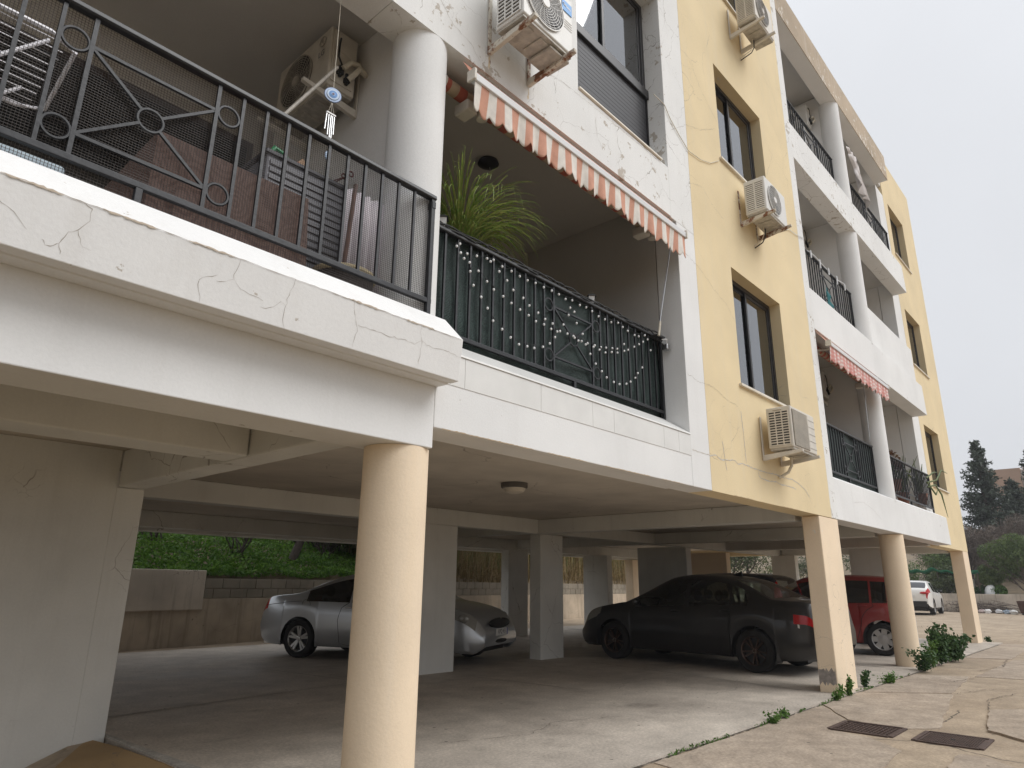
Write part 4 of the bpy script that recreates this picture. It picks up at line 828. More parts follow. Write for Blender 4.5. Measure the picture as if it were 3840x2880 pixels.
def car(name, label, loc, rz, P):
    """x forward from the rear axle, y to the left, z up from the road"""
    t = thing(name, label, 'car', loc, rz)
    wb, Lr, Lf, HW = P['wb'], P['Lr'], P['Lf'], P['hw']; X0, X1 = -Lr, wb+Lf; ra = P.get('arch', .36); wr = P.get('wr', .315)
    xs = list(np.arange(X0, X1, .045))+[X1]
    for e in [w_ for win in P['side'] for w_ in win]+list(P['ws'])+list(P['rw']): xs.append(e)
    for xa in (0, wb): xs += [xa-ra, xa-ra*.985, xa-ra*.94, xa+ra, xa+ra*.985, xa+ra*.94]
    xs = sorted(set(round(float(x), 4) for x in xs if X0 <= x <= X1))
    def hwid(x):
        e = min((x-X0), (X1-x)); ef = P.get('nose_w', .80); u = max(0, 1-e/.55); rear = (x-X0) < (X1-x)
        return HW*(1-(1-(P.get('tail_w', .84) if rear else ef))*u**2.4)
    def sec(x):
        zt, zs = interp(P['top'], x), interp(P['belt'], x); zs = min(zs, zt-.012); hw = hwid(x); zb = interp(P['bot'], x)
        for xa in (0, wb):
            if abs(x-xa) < ra: zb = max(zb, wr+math.sqrt(max(ra*ra-(x-xa)**2, 0))*1.0)
        zb = min(zb, zs-.06)
        gh = zt-zs; g = min(1, max(0, (gh-.06)/.25)); wt = hw-.05-gh*P.get('tumble', .40)
        H = zs-zb
        lip = .012 if any(abs(x-xa) < ra*1.02 for xa in (0, wb)) else 0
        pts = [(hw*.90+lip*4 if not lip else hw*.995, zb), (hw*.985+lip*.8, zb+H*.10), (hw+lip*.5, zb+H*.42), (hw*1.0, zb+H*.70), (hw*.985, zb+H*.88), (hw-.035, zs)]
        ztl = zt-.055*g
        pts += [(hw-.045-(gh*.86)*P.get('tumble', .40)*.95, zs+(ztl-zs)*.90), (wt-.01, zt-.030*g-.004), (wt-.075-.03*(1-g), zt-.008*g), (wt*.55, zt+.010), (0, zt+.016)]
        return pts
    rows = [sec(x) for x in xs]; NJ = len(rows[0])
    def surf(x, j, side=1, off=0.):
        r_ = sec(x); i = int(min(max(j, 0), NJ-1.001)); f = j-i; y = r_[i][0]*(1-f)+r_[i+1][0]*f; z = r_[i][1]*(1-f)+r_[i+1][1]*f
        ny, nz_ = (r_[i+1][1]-r_[i][1]), -(r_[i+1][0]-r_[i][0]); L = math.hypot(ny, nz_) or 1
        return (x, side*(y+ny/L*off), z+nz_/L*off)
    def cls(x, j, side):
        if j in (5,) and any(a < x < b_ for a, b_ in P['side']):
            k = [i for i, (a, b_) in enumerate(P['side']) if a < x < b_][0]; return 'side_window', (side, k)
        if j in (8, 9) and P['ws'][0] < x < P['ws'][1]: return 'windscreen', 0
        if j in (8, 9) and P['rw'][0] < x < P['rw'][1]: return 'rear_window', 0
        hl = P.get('hl')
        if hl and hl[0] < x < hl[1] and hl[2] <= j <= hl[3]: return 'headlamp', side
        tl = P.get('tl')
        if tl and tl[0] < x < tl[1] and tl[2] <= j <= tl[3]: return 'tail_lamp', side
        if P.get('clad') and j == 0: return 'sill_trim', 0
        return 'body', 0
    groups = {}
    for i in range(len(xs)-1):
        xm = (xs[i]+xs[i+1])/2
        for side in (1, -1):
            for j in range(NJ-1):
                key = cls(xm, j, side); mbd = groups.setdefault(key, {'v': {}, 'f': []}); ids = []
                for (a, b_) in ((i, j), (i+1, j), (i+1, j+1), (i, j+1)):
                    kk = (a, b_, side if rows[a][b_][0] > 1e-6 else 0)
                    if kk not in mbd['v']: mbd['v'][kk] = len(mbd['v'])
                    ids.append(mbd['v'][kk])
                if len(set(ids)) < 3: continue
                mbd['f'].append(tuple(ids) if side > 0 else tuple(reversed(ids)))
    for key, g in groups.items():
        mb = MB(); mb.v = [(xs[a], (side or 1)*rows[a][b_][0], rows[a][b_][1]) for (a, b_, side) in g['v']]; mb.f = g['f']
        if key[0] == 'body':
            for i_ in (0, len(xs)-1):
                mb.add([(xs[i_], s_*rows[i_][b_][0], rows[i_][b_][1]) for s_, rng_ in ((1, range(NJ)), (-1, range(NJ-2, -1, -1))) for b_ in rng_], [tuple(range(2*NJ-1))])
        mat = {'body': P['paint'], 'side_window': P.get('glass', 'carglass'), 'windscreen': 'carglass', 'rear_window': P.get('rglass', 'carglass'), 'headlamp': 'lamp_clear', 'tail_lamp': P.get('tlm', 'lamp_red'), 'sill_trim': 'trim'}[key[0]]
        o = mb.build(key[0], mat, t, True)
        if key[0] == 'body':
            bm = bmesh.new(); bm.from_mesh(o.data); bmesh.ops.remove_doubles(bm, verts=bm.verts, dist=1e-4); bm.to_mesh(o.data); bm.free(); o.data.set_sharp_from_angle(angle=R(50))
    # underbody and wheel wells
    MB().box(X0+.25, X1-.22, -HW*.72, HW*.72, .19, .52).build('underbody', 'trim', t); MB().box(.25, wb-.3, -HW*.9, HW*.9, .22, .60).build('cabin_floor', 'trim', t)
    for xa in (0, wb):
        for s_ in (1, -1): wheel(t, xa, s_*(HW-.115), s_, wr, .205, P['wheel'], P['rim'])
    # seats
    for sx in P.get('seats', (.55, 1.35)):
        for s_ in (.36, -.36):
            sb = MB().hexa([(sx-.12, s_-.22, .45), (sx+.04, s_-.22, .45), (sx+.04, s_+.22, .45), (sx-.12, s_+.22, .45), (sx-.24, s_-.19, 1.0), (sx-.12, s_-.19, 1.0), (sx-.12, s_+.19, 1.0), (sx-.24, s_+.19, 1.0)]).build('seat', 'seat', t, bevel=.03, seg=2)
            MB().ell((sx-.20, s_, 1.11), (.055, .12, .095)).build('headrest', 'seat', sb, True)
    MB().tube([(wb*.72, .36+.17*math.cos(a), .88+.17*math.sin(a)) for a in np.linspace(0, 6.28, 20)[:-1]], .014, 6, True).build('steering_wheel', 'trim', t, True)
    MB().box(wb*.76, wb*.93, -HW*.78, HW*.78, .55, .90).build('dashboard', 'trim', t, bevel=.04)
    # mirrors
    mx_ = P['side'][-1][1]-.12
    for s_ in (1, -1):
        a = surf(mx_, 5.15, s_); mb = MB().ell((a[0]+.02, a[1]+s_*.11, a[2]+.05), (.055, .095, .065), 12, 8); mb.build('mirror', P.get('mirror', P['paint']), t, True); MB().bar((a[0]+.03, a[1]-s_*.01, a[2]+.01), (a[0]+.03, a[1]+s_*.06, a[2]+.03), .04).build('mirror_arm', 'trim', t)
    # seams and handles
    def strip(path, side, wid=.005, mat='trim', nm='seam', off=.0012):
        pts = [Vector(surf(x, j, side, off)) for x, j in path]; mb = MB(); vs = []
        for i in range(len(pts)):
            d = (pts[min(i+1, len(pts)-1)]-pts[max(i-1, 0)]).normalized(); n_ = Vector((0, side, .15)).normalized(); w_ = d.cross(n_).normalized()*wid
            vs += [pts[i]+w_, pts[i]-w_]
        mb.add(vs, [(2*i, 2*i+1, 2*i+3, 2*i+2) for i in range(len(pts)-1)]); return mb.build(nm, mat, t)
    for s_ in (1, -1):
        for path in P['seams']:
            full = []
            for (xa, ja), (xb, jb) in zip(path[:-1], path[1:]): full += [(xa+(xb-xa)*q/10, ja+(jb-ja)*q/10) for q in range(10)]
            strip(full+[path[-1]], s_)
        for hx in P['handles']:
            a = surf(hx, 4.05, s_, .012); MB().ell(a, (.095, .018, .017), 12, 6).build('door_handle', P.get('handle', P['paint']), t, True)
        if P.get('cap'): a = surf(P['cap'], 3.6, s_, .002); mb = MB(); mb.tube([(a[0]+.085*math.cos(q), a[1]+.0, a[2]+.085*math.sin(q)) for q in np.linspace(0, 6.28, 28)[:-1]], .003, 4, True); mb.build('fuel_cap_seam', 'trim', t) if s_ == P.get('capside', -1) else None
    # plates, grille, lower intake
    zc = P.get('grille_z', .52); xn = X1
    if P.get('grille', True):
        MB().ell((xn-.035, 0, zc+.08), (.05, HW*.52, .085), 20, 10).build('grille', 'trim', t, True); MB().ell((xn-.065, 0, zc-.20), (.075, HW*.62, .075), 20, 10).build('lower_grille', 'trim', t, True)
    pf_ = MB().box(xn+.004, xn+.012, -.26, .26, zc-.115, zc-.005).build('number_plate', 'plate', t, bevel=.003)
    pr_ = MB().box(X0-.012, X0-.004, -.26, .26, P.get('rplate', .62), P.get('rplate', .62)+.11).build('number_plate', 'plate', t, bevel=.003)
    return t, surf, pf_, strip
silver = dict(wb=2.58, Lr=.93, Lf=.90, hw=.885, wr=.318, arch=.365, paint='silver', wheel='split5', rim='alloy', tumble=.36, rglass='carglass_dark', glass='carglass_dark', seats=(.45, 1.3), tail_w=.86, nose_w=.80,
    top=[(-.93, .66), (-.90, .86), (-.84, .99), (-.30, 1.06), (-.12, 1.09), (.35, 1.27), (.8, 1.40), (1.15, 1.435), (1.5, 1.41), (1.75, 1.33), (2.40, 1.0), (2.7, .95), (3.15, .84), (3.34, .72), (3.44, .58), (3.48, .50)],
    belt=[(-.93, .62), (-.88, .80), (-.7, .90), (0, .94), (1.2, .93), (2.2, .90), (2.8, .83), (3.2, .70), (3.48, .46)],
    bot=[(-.93, .42), (-.85, .25), (-.4, .20), (2.9, .20), (3.3, .19), (3.48, .30)],
    ws=(1.72, 2.36), rw=(-.02, .55), side=[(.10, 1.0), (1.04, 2.22)], hl=(2.98, 3.34, 4, 6), tl=(-.93, -.74, 4, 6),
    seams=[[(1.0, 5.0), (.86, 4.0), (.80, 2.6), (.86, 1.0), (1.0, .6)], [(1.0, .6), (2.1, .6)], [(2.2, 5.), (2.2, 2.), (2.1, .6)], [(-.86, 4.6), (-.2, 4.7), (0, 5.0)]], handles=[1.02], handle='chrome', cap=.12, capside=-1, grille_z=.56)
u = R(-69)
cs, sf, plate, strip_ = car('coupe', 'silver folding roof coupe parked behind the near round column', (0, 0, FL), u, silver)
rl = Vector((math.cos(u), math.sin(u))); ll = Vector((-math.sin(u), math.cos(u))); rp = Vector((7.68, 11.56))
cs.location = (rp.x, rp.y, FL)
text('plate_lettering', 'KPQ 455', .095, (3.494, 0, .505), (R(90), 0, R(90)), 'ink_grey', cs, .95)
MB().box(3.4925, 3.4935, .215, .26, .446, .554).build('plate_band', plain('plate_blue', (.02, .05, .3), .4), cs)
mb = MB(); mb.tube([(3.47, .055*math.cos(a), .665+.055*math.sin(a)) for a in np.linspace(0, 6.28, 24)[:-1]], .006, 6, True); mb.tube([(3.475, -.03, .695), (3.475, 0, .63), (3.475, .03, .695)], .005, 4); mb.build('emblem', 'chrome', cs, True)
for s_ in (1, -1):
    c0 = sf(3.16, 5.0, s_, .012); MB().ell(c0, (.09, .035, .07), 14, 10).build('headlamp_lens', 'lamp_clear', cs, True); MB().ell((3.385, s_*.56, .40), (.06, .14, .06), 14, 8).build('fog_lamp_recess', 'trim', cs, True); MB().ell((3.42, s_*.53, .40), (.04, .055, .05), 14, 8).build('fog_lamp', 'lamp_clear', cs, True)
black = dict(wb=2.68, Lr=.98, Lf=.86, hw=.865, wr=.318, arch=.365, paint='blackcar', wheel='ten', rim='bronze', tumble=.40, seats=(.45, 1.4), handle='trim', tail_w=.84,
    top=[(-.98, .70), (-.96, .92), (-.92, 1.045), (-.45, 1.085), (-.30, 1.10), (.25, 1.35), (.55, 1.425), (1.0, 1.462), (1.40, 1.44), (1.62, 1.38), (2.42, 1.0), (2.6, .97), (3.2, .85), (3.4, .73), (3.5, .60), (3.54, .52)],
    belt=[(-.98, .66), (-.93, .86), (-.8, .95), (0, .985), (1.2, .95), (2.3, .90), (2.9, .82), (3.3, .68), (3.54, .48)],
    bot=[(-.98, .40), (-.9, .27), (-.4, .20), (3.0, .20), (3.4, .20), (3.54, .32)],
    ws=(1.58, 2.38), rw=(-.30, .34), side=[(.06, .34), (.38, 1.12), (1.20, 2.20)], hl=(3.0, 3.42, 4, 6), tl=(-.98, -.68, 3, 3),
    seams=[[(1.16, 5.), (1.16, 2.), (1.1, .5)], [(.30, 5.), (.24, 3.6), (.46, 2.0), (.62, .8), (.7, .5)], [(2.24, 5.), (2.26, 2.), (2.2, .5)], [(.7, .5), (2.2, .5)]], handles=[.44, 1.36], cap=-.35, capside=1)
hb = R(87)
bk_, sfb, pb, stb = car('sedan', 'dusty black sedan with bronze wheels parked beside the square pillar', (0, 0, FL), hb, black)
lb_ = Vector((-math.sin(hb), math.cos(hb))); q = Vector((10.95, 4.76)) - lb_*.75; bk_.location = (q.x, q.y, FL)
for s_ in (1, -1):
    MB().hexa([(-.20-.14, s_*.62, .16), (-.20-.13, s_*.62, .16), (-.20-.13, s_*.86, .16), (-.34, s_*.86, .16), (-.40, s_*.62, .40), (-.39, s_*.62, .40), (-.39, s_*.86, .40), (-.40, s_*.86, .40)]).build('mud_flap', 'trim', bk_)
    o = MB(); pts = [sfb(x, j, s_, .003) for x, j in ((-.95, 2.6), (-.72, 2.75), (-.72, 3.0), (-.96, 3.0))]; o.add(pts, [(0, 1, 2, 3)]).build('reverse_lamp', 'lamp_white', bk_)
MB().hexa([(.52, -.02, 1.44), (.72, -.02, 1.45), (.72, .02, 1.45), (.52, .02, 1.44), (.52, -.008, 1.53), (.60, -.008, 1.50), (.60, .008, 1.50), (.52, .008, 1.53)]).build('roof_antenna', 'trim', bk_, bevel=.008)
hatch = dict(wb=2.45, Lr=.52, Lf=.78, hw=.84, wr=.305, arch=.355, paint='redcar', wheel='hubcap', rim='hubcap', tumble=.30, glass='carglass_dark', rglass='carglass_dark', seats=(.4, 1.3), tail_w=.80,
    top=[(-.52, .70), (-.49, 1.0), (-.43, 1.28), (-.34, 1.44), (0.0, 1.50), (.7, 1.525), (1.2, 1.50), (1.5, 1.43), (2.25, 1.04), (2.4, 1.0), (2.95, .87), (3.13, .74), (3.20, .62), (3.23, .54)],
    belt=[(-.52, .66), (-.46, .86), (-.34, .97), (0, .985), (1.2, .95), (2.2, .91), (2.7, .84), (3.0, .72), (3.23, .5)],
    bot=[(-.52, .42), (-.48, .30), (-.38, .24), (2.8, .2), (3.1, .2), (3.23, .32)],
    ws=(1.46, 2.2), rw=(-.46, -.30), side=[(-.15, .12), (.16, .95), (1.02, 2.05)], hl=(2.75, 3.12, 4, 6), tl=(-.52, -.40, 5, 7),
    seams=[[(.98, 5.), (.98, 2.), (.95, .5)], [(.12, 5.), (.10, 3.6), (.36, 2.), (.5, .5)], [(2.1, 5.), (2.1, 2.), (2.05, .5)], [(.5, .5), (2.05, .5)]], handles=[.30, 1.2], cap=-.30, capside=1)
hr = R(101)
rd, sfr, _, _ = car('hatchback', 'red hatchback with silver wheel covers parked behind the far round column', (15.55+.71, 4.16+.13, FL), hr, hatch)
MB().tube([(-.2, .35, 1.50), (-.42, .35, 1.72)], .006, 6).build('aerial', 'trim', rd)
navy = dict(hatch); navy.update(paint='navycar', glass='carglass', rglass='carglass', rim='alloy', wheel='six', handle='navycar')
nv, *_ = car('hatchback', 'dark navy hatchback half hidden beyond the black sedan', (14.0, 5.75, FL), R(90), navy)
suv = dict(wb=2.64, Lr=.82, Lf=.90, hw=.92, wr=.345, arch=.40, paint='whitecar', wheel='six', rim='alloy', tumble=.38, glass='carglass_dark', rglass='carglass_dark', clad=True, tail_w=.84, rplate=.80, mirror='trim',
    top=[(-.82, .80), (-.78, 1.08), (-.68, 1.20), (-.50, 1.30), (.0, 1.50), (.5, 1.58), (1.1, 1.60), (1.6, 1.52), (2.4, 1.12), (2.6, 1.08), (3.2, .95), (3.42, .80), (3.52, .66), (3.54, .58)],
    belt=[(-.82, .76), (-.76, .98), (-.6, 1.14), (0, 1.10), (1.2, 1.04), (2.3, 1.0), (2.9, .93), (3.3, .78), (3.54, .54)],
    bot=[(-.82, .50), (-.75, .34), (-.4, .24), (3.0, .24), (3.4, .24), (3.54, .36)],
    ws=(1.62, 2.38), rw=(-.62, .05), side=[(.35, 1.05), (1.12, 2.2)], hl=(3.05, 3.45, 4, 6), tl=(-.82, -.52, 4, 5),
    seams=[[(1.08, 5.), (1.08, 2.), (1.0, .5)], [(2.25, 5.), (2.25, 2.), (2.2, .5)]], handles=[1.25])
sv, sfs, _, _ = car('crossover', 'white crossover with red tail lamps parked out beyond the car park', (42.0, 9.55, FL-.01), R(4), suv)
sv.scale = (1.06, 1.06, 1.06)
MB().box(-.86, -.78, -.72, .72, .36, .64).build('rear_bumper', 'trim', sv, bevel=.03)
for s_ in (1, -1): MB().ell((-.80, s_*.66, 1.02), (.07, .2, .06), 14, 8).build('tail_lamp_cluster', 'lamp_red', sv, True)
wag = dict(hatch); wag.update(paint='whitecar', rim='alloy', wheel='six', Lr=.85, wb=2.6, glass='carglass', rglass='carglass',
    top=[(-.85, .75), (-.82, 1.1), (-.74, 1.42), (-.6, 1.60), (0.0, 1.66), (.9, 1.68), (1.35, 1.64), (1.65, 1.55), (2.4, 1.10), (2.6, 1.06), (3.1, .92), (3.28, .76), (3.36, .62), (3.38, .54)],
    belt=[(-.85, .66), (-.78, .92), (-.6, 1.02), (0, 1.03), (1.2, 1.0), (2.3, .95), (2.85, .87), (3.15, .74), (3.38, .5)],
    bot=[(-.85, .42), (-.78, .28), (-.4, .22), (2.9, .22), (3.2, .22), (3.38, .34)], ws=(1.6, 2.34), rw=(-.72, -.56), side=[(-.5, .1), (.16, .98), (1.04, 2.15)], hl=(2.9, 3.27, 4, 6), tl=(-.85, -.7, 4, 6))
wg, *_ = car('estate_car', 'white estate car standing outside behind the parked dark cars', (24.2, 10.6, FL-.02), R(-70), wag)
for s_ in (1, -1): MB().tube([(-.4, s_*.56, 1.70), (.4, s_*.57, 1.73), (1.2, s_*.55, 1.70)], .015, 6).build('roof_rail', 'trim', wg, True)
# ------------------------------------------------------------------ settlement cracks that can be followed by eye
M['crack'] = plain('dark_crack', (.33, .285, .24), .95); M['edge_chip'] = plain('chipped_edge', (.42, .31, .19), .95); M['flake'] = plain('bare_render', (.52, .44, .35), .95); M['filler'] = plain('crack_filler', (.66, .63, .58), .9)  # flat wear colours of the cracks, chips, flakes and filler
def crack(pts, yf, w=.003, mat='crack', jit=.012):
    P = [Vector((x, 0, z)) for x, z in pts]; out = []
    for a, b_ in zip(P[:-1], P[1:]):
        k = max(2, int((b_-a).length/.022))
        for i in range(k): out.append(a.lerp(b_, i/k)+Vector((random.uniform(-1, 1), 0, random.uniform(-1, 1)))*jit*(.5 if i else .2))
    out.append(P[-1]); mb = MB(); vs = []
    for i, p in enumerate(out):
        d = (out[min(i+1, len(out)-1)]-out[max(i-1, 0)]).normalized(); n_ = Vector((-d.z, 0, d.x)); ww = w*random.uniform(.25, 1.2)*(.3 if i in (0, len(out)-1) else 1)
        for s_ in (1, -1): q = p+n_*ww*s_; vs.append((q.x, yf(q.z), q.z))
    mb.add(vs, [(2*i, 2*i+1, 2*i+3, 2*i+2) for i in range(len(out)-1)]); return mb.build('crack', mat, B)
yp = lambda z: 2.955-.03*(z-1.197)/.267-.0012
for c_ in ([(.63, 1.462), (.664, 1.45), (.663, 1.397), (.631, 1.343), (.6, 1.324), (.587, 1.282), (.583, 1.251), (.592, 1.226)], [(.631, 1.343), (.65, 1.31), (.659, 1.281), (.692, 1.278)], [(.524, 1.264), (.536, 1.245), (.567, 1.253), (.581, 1.266)],
           [(1.292, 1.462), (1.283, 1.404), (1.278, 1.359), (1.245, 1.338), (1.202, 1.323)], [(1.278, 1.359), (1.318, 1.323), (1.386, 1.312), (1.437, 1.301)], [(1.149, 1.2), (1.133, 1.26), (1.126, 1.305), (1.161, 1.332), (1.203, 1.353)],
           [(1.581, 1.462), (1.564, 1.375), (1.552, 1.306), (1.553, 1.242), (1.569, 1.2)], [(1.555, 1.313), (1.524, 1.326), (1.472, 1.277), (1.426, 1.269)], [(1.942, 1.459), (1.952, 1.392), (1.983, 1.303), (1.965, 1.208)],
           [(1.98, 1.337), (2.084, 1.34), (2.168, 1.331), (2.279, 1.341), (2.377, 1.335), (2.425, 1.371), (2.469, 1.352), (2.623, 1.359), (2.74, 1.349)], [(2.414, 1.462), (2.408, 1.419), (2.43, 1.364), (2.422, 1.206)],
           [(.1, 1.40), (.2, 1.36), (.33, 1.38), (.42, 1.33), (.47, 1.28)]): crack(c_, yp, .0011)
crack([(x, 1.4615+.004*noise.noise(Vector((x*4, 0, 0)))) for x in np.linspace(-1, 2.74, 60)], lambda z: 2.9225, .0018, 'crack', .006)
for x0_ in (-.3, .35, .7, 1.05, 1.9, 2.3): crack([(x0_+.03*i, 1.462+.004*noise.noise(Vector((i*.9+x0_, 1, 0)))) for i in range(8)], lambda z: 2.9215, .005, 'flake', .006)
yy_ = lambda z: FY-.0012
ycr = [[(6.12, 1.30), (6.372, 1.298), (6.468, 1.305), (6.514, 1.292), (6.633, 1.321), (6.744, 1.291), (6.865, 1.3), (7.1, 1.326), (7.167, 1.297), (7.263, 1.316), (7.395, 1.315), (7.587, 1.303), (7.911, 1.298), (8.215, 1.31), (8.416, 1.303), (8.771, 1.309), (8.937, 1.286), (9.174, 1.228), (9.303, 1.137)],
       [(7.712, 1.282), (7.711, 1.231), (7.767, 1.209), (7.995, 1.205), (8.193, 1.22), (8.346, 1.206), (8.767, 1.208), (8.848, 1.194)], [(7.366, 1.939), (7.367, 1.845), (7.382, 1.729), (7.387, 1.562), (7.39, 1.339)], [(6.814, 1.504), (6.839, 1.398), (6.848, 1.297), (6.881, 1.189)]]
for c_ in ycr: crack(c_, lambda z: FY-.0004, .007, 'filler'); crack(c_, yy_, .0018)
for c_ in ([(6.0, 3.55), (6.3, 3.50), (6.6, 3.44), (6.9, 3.30), (7.2, 3.22), (7.42, 3.05)], [(6.1, 2.1), (6.35, 2.06), (6.7, 2.08), (7.0, 2.0), (7.3, 1.98)], [(6.1, 5.0), (6.5, 5.3), (6.9, 5.45), (7.3, 5.7)], [(6.5, 4.5), (6.8, 4.6), (7.1, 4.45), (7.35, 4.4)], [(6.7, 6.4), (7.0, 6.1), (7.4, 5.85)], [(9.05, 7.6), (9.4, 7.1), (9.7, 6.9), (9.9, 6.4)], [(9.0, 8.4), (9.3, 8.0), (9.6, 7.9), (9.8, 7.5)]): crack(c_, yy_, .0016, 'crack', .02)
for c_ in ([(2.35, 4.4), (2.6, 4.2), (2.75, 4.05), (2.95, 4.0), (3.05, 3.9)], [(2.5, 4.5), (2.65, 4.4), (2.8, 4.38)], [(3.7, 4.3), (4.1, 4.38), (4.5, 4.40), (5.2, 4.42), (5.8, 4.43)], [(4.6, 4.3), (4.62, 4.1), (4.7, 4.0)], [(11.2, 1.25), (11.7, 1.3), (12.2, 1.22), (12.6, 1.1)]): crack(c_, yy_, .0015)
M['ruststain'] = plain('rust_stained_render', (.66, .55, .40), .9)
for x in (3.146, 3.618):
    crack([(x, 4.02), (x+.004, 3.97), (x-.003, 3.90)], lambda z: FY-.0009, .012, 'ruststain', .004); crack([(x+.01, 4.02), (x+.012, 3.95)], lambda z: FY-.0010, .006, 'rust', .004)
for x0_, L_ in ((2.80, .9), (3.85, .5), (4.6, .7), (5.5, .4), (7.0, .5), (8.3, .6)): crack([(x0_+L_*i/10, .9375+.003*noise.noise(Vector((i*.8+x0_, 2, 0)))) for i in range(11)], lambda z: FY-.0011, .0032, 'edge_chip', .004)
# black cable across the pilaster, pale cable on the far side
for pts, lb, mt_ in (([(5.74, 5.26), (5.97, 5.26), (6.09, 5.14), (6.28, 5.03), (6.49, 4.93), (6.8, 4.97), (7.07, 5.06), (7.33, 5.23)], 'thin pale cable sagging from the shuttered window across the yellow wall', 'pvc'), ([(8.56, 5.0), (9.0, 4.95), (9.68, 5.24), (9.96, 5.27), (10.34, 5.36)], 'thin white cable running from the second floor air conditioner to the balcony', 'awning_bar')):
    tag(MB().tube([(x, FY-.012, z) for x, z in pts], .005, 6).build('cable', mt_, None, True), lb, 'cable')
pp = [(3.17+.20*q+.012*math.sin(q*40), FL+.10+(.17 if k else 0)+.025*math.sin(q*23+k*2)) for k, rng__ in ((0, np.linspace(0, 1, 9)), (1, np.linspace(1, 0, 9))) for q in rng__]
MB().add([(9.5885, y, z) for y, z in pp], [tuple(range(len(pp)))]).build('bare_patch', plain('bare_grey_render', (.30, .27, .245), .95, var=.3, scale=20), B)
pp = [(9.62+.13*q+.01*math.sin(q*30), FL+.02+(.10 if k else 0)*(1-q*.6)+.012*math.sin(q*17+k)) for k, rng__ in ((0, np.linspace(0, 1, 7)), (1, np.linspace(1, 0, 7))) for q in rng__]
MB().add([(x, FY+.0025, z) for x, z in pp], [tuple(range(len(pp)))]).build('bare_patch', bpy.data.materials['bare_grey_render'], B)
# ------------------------------------------------------------------ floor markings and iron covers
M['line'] = concrete('worn_line_paint', (.46, .42, .36), (.30, .26, .22), (.52, .48, .42), 2.5, .5)
for (xa, ya), (xb, yb), w in (((2.7, 7.65), (6.3, 8.1), .05), ((8.15, 5.5), (10.35, 5.58), .05), ((7.33, 7.9), (7.5, 5.6), .05), ((10.2, 7.4), (9.55, 3.6), .05), ((5.66, 10.4), (5.9, 8.2), .05), ((13.3, 3.6), (13.4, 8.0), .05)):
    d = Vector((xb-xa, yb-ya)).normalized(); n_ = Vector((-d.y, d.x))*w/2
    MB().add([(xa+n_.x, ya+n_.y, FL+.004), (xb+n_.x, yb+n_.y, FL+.004), (xb-n_.x, yb-n_.y, FL+.004), (xa-n_.x, ya-n_.y, FL+.004)], [(0, 1, 2, 3)]).build('parking_line', 'line', pf)
def ground_crack(pts, z, w, jit=.02, parent=None):
    P = [Vector((x, y, 0)) for x, y in pts]; out = []
    for a, b_ in zip(P[:-1], P[1:]):
        k = max(2, int((b_-a).length/.05)); out += [a.lerp(b_, i/k)+Vector((random.uniform(-1, 1), random.uniform(-1, 1), 0))*jit*(.5 if i else .2) for i in range(k)]
    mb = MB(); vs = []
    for i, p in enumerate(out):
        d = (out[min(i+1, len(out)-1)]-out[max(i-1, 0)]).normalized(); n_ = Vector((-d.y, d.x, 0)); ww = w*random.uniform(.2, 1.3)
        for s_ in (1, -1): q = p+n_*ww*s_; vs.append((q.x, q.y, z))
    mb.add(vs, [(2*i, 2*i+1, 2*i+3, 2*i+2) for i in range(len(out)-1)]); return mb.build('crack', 'joint', parent)
M['joint'] = plain('dirty_joint', (.075, .06, .045), .95)
PVM = bpy.data.objects['pavement']
ground_crack([(3.0, 3.071), (6, 3.069), (9, 3.071), (13, 3.062), (21, 3.045)], -1.2805, .012, .012, PVM)
for c_ in ([(4.2, 4.6), (5.0, 4.3), (5.6, 4.5), (6.4, 4.2)], [(8.2, 4.3), (8.9, 4.2), (9.4, 4.35)], [(7.0, 5.6), (7.9, 5.3), (8.6, 5.6)]): ground_crack(c_, FL+.0035, .0025, .05, pf)
for c_ in ([(10.8, 2.15), (11.6, 1.9), (12.4, 1.2), (13.4, 1.0)], [(9.7, 1.6), (10.6, 1.75), (11.5, 1.55)], [(14, 2.4), (15.2, 2.2), (16.8, 2.35)], [(17, 1.1), (19, 1.6), (21, 1.4), (24, 1.9)], [(12, 3.0), (12.2, 2.4), (13.2, 2.2)], [(22, 3), (24, 4.5), (27, 4.2), (31, 5.5)]): ground_crack(c_, -1.279, .006, .05, PVM)
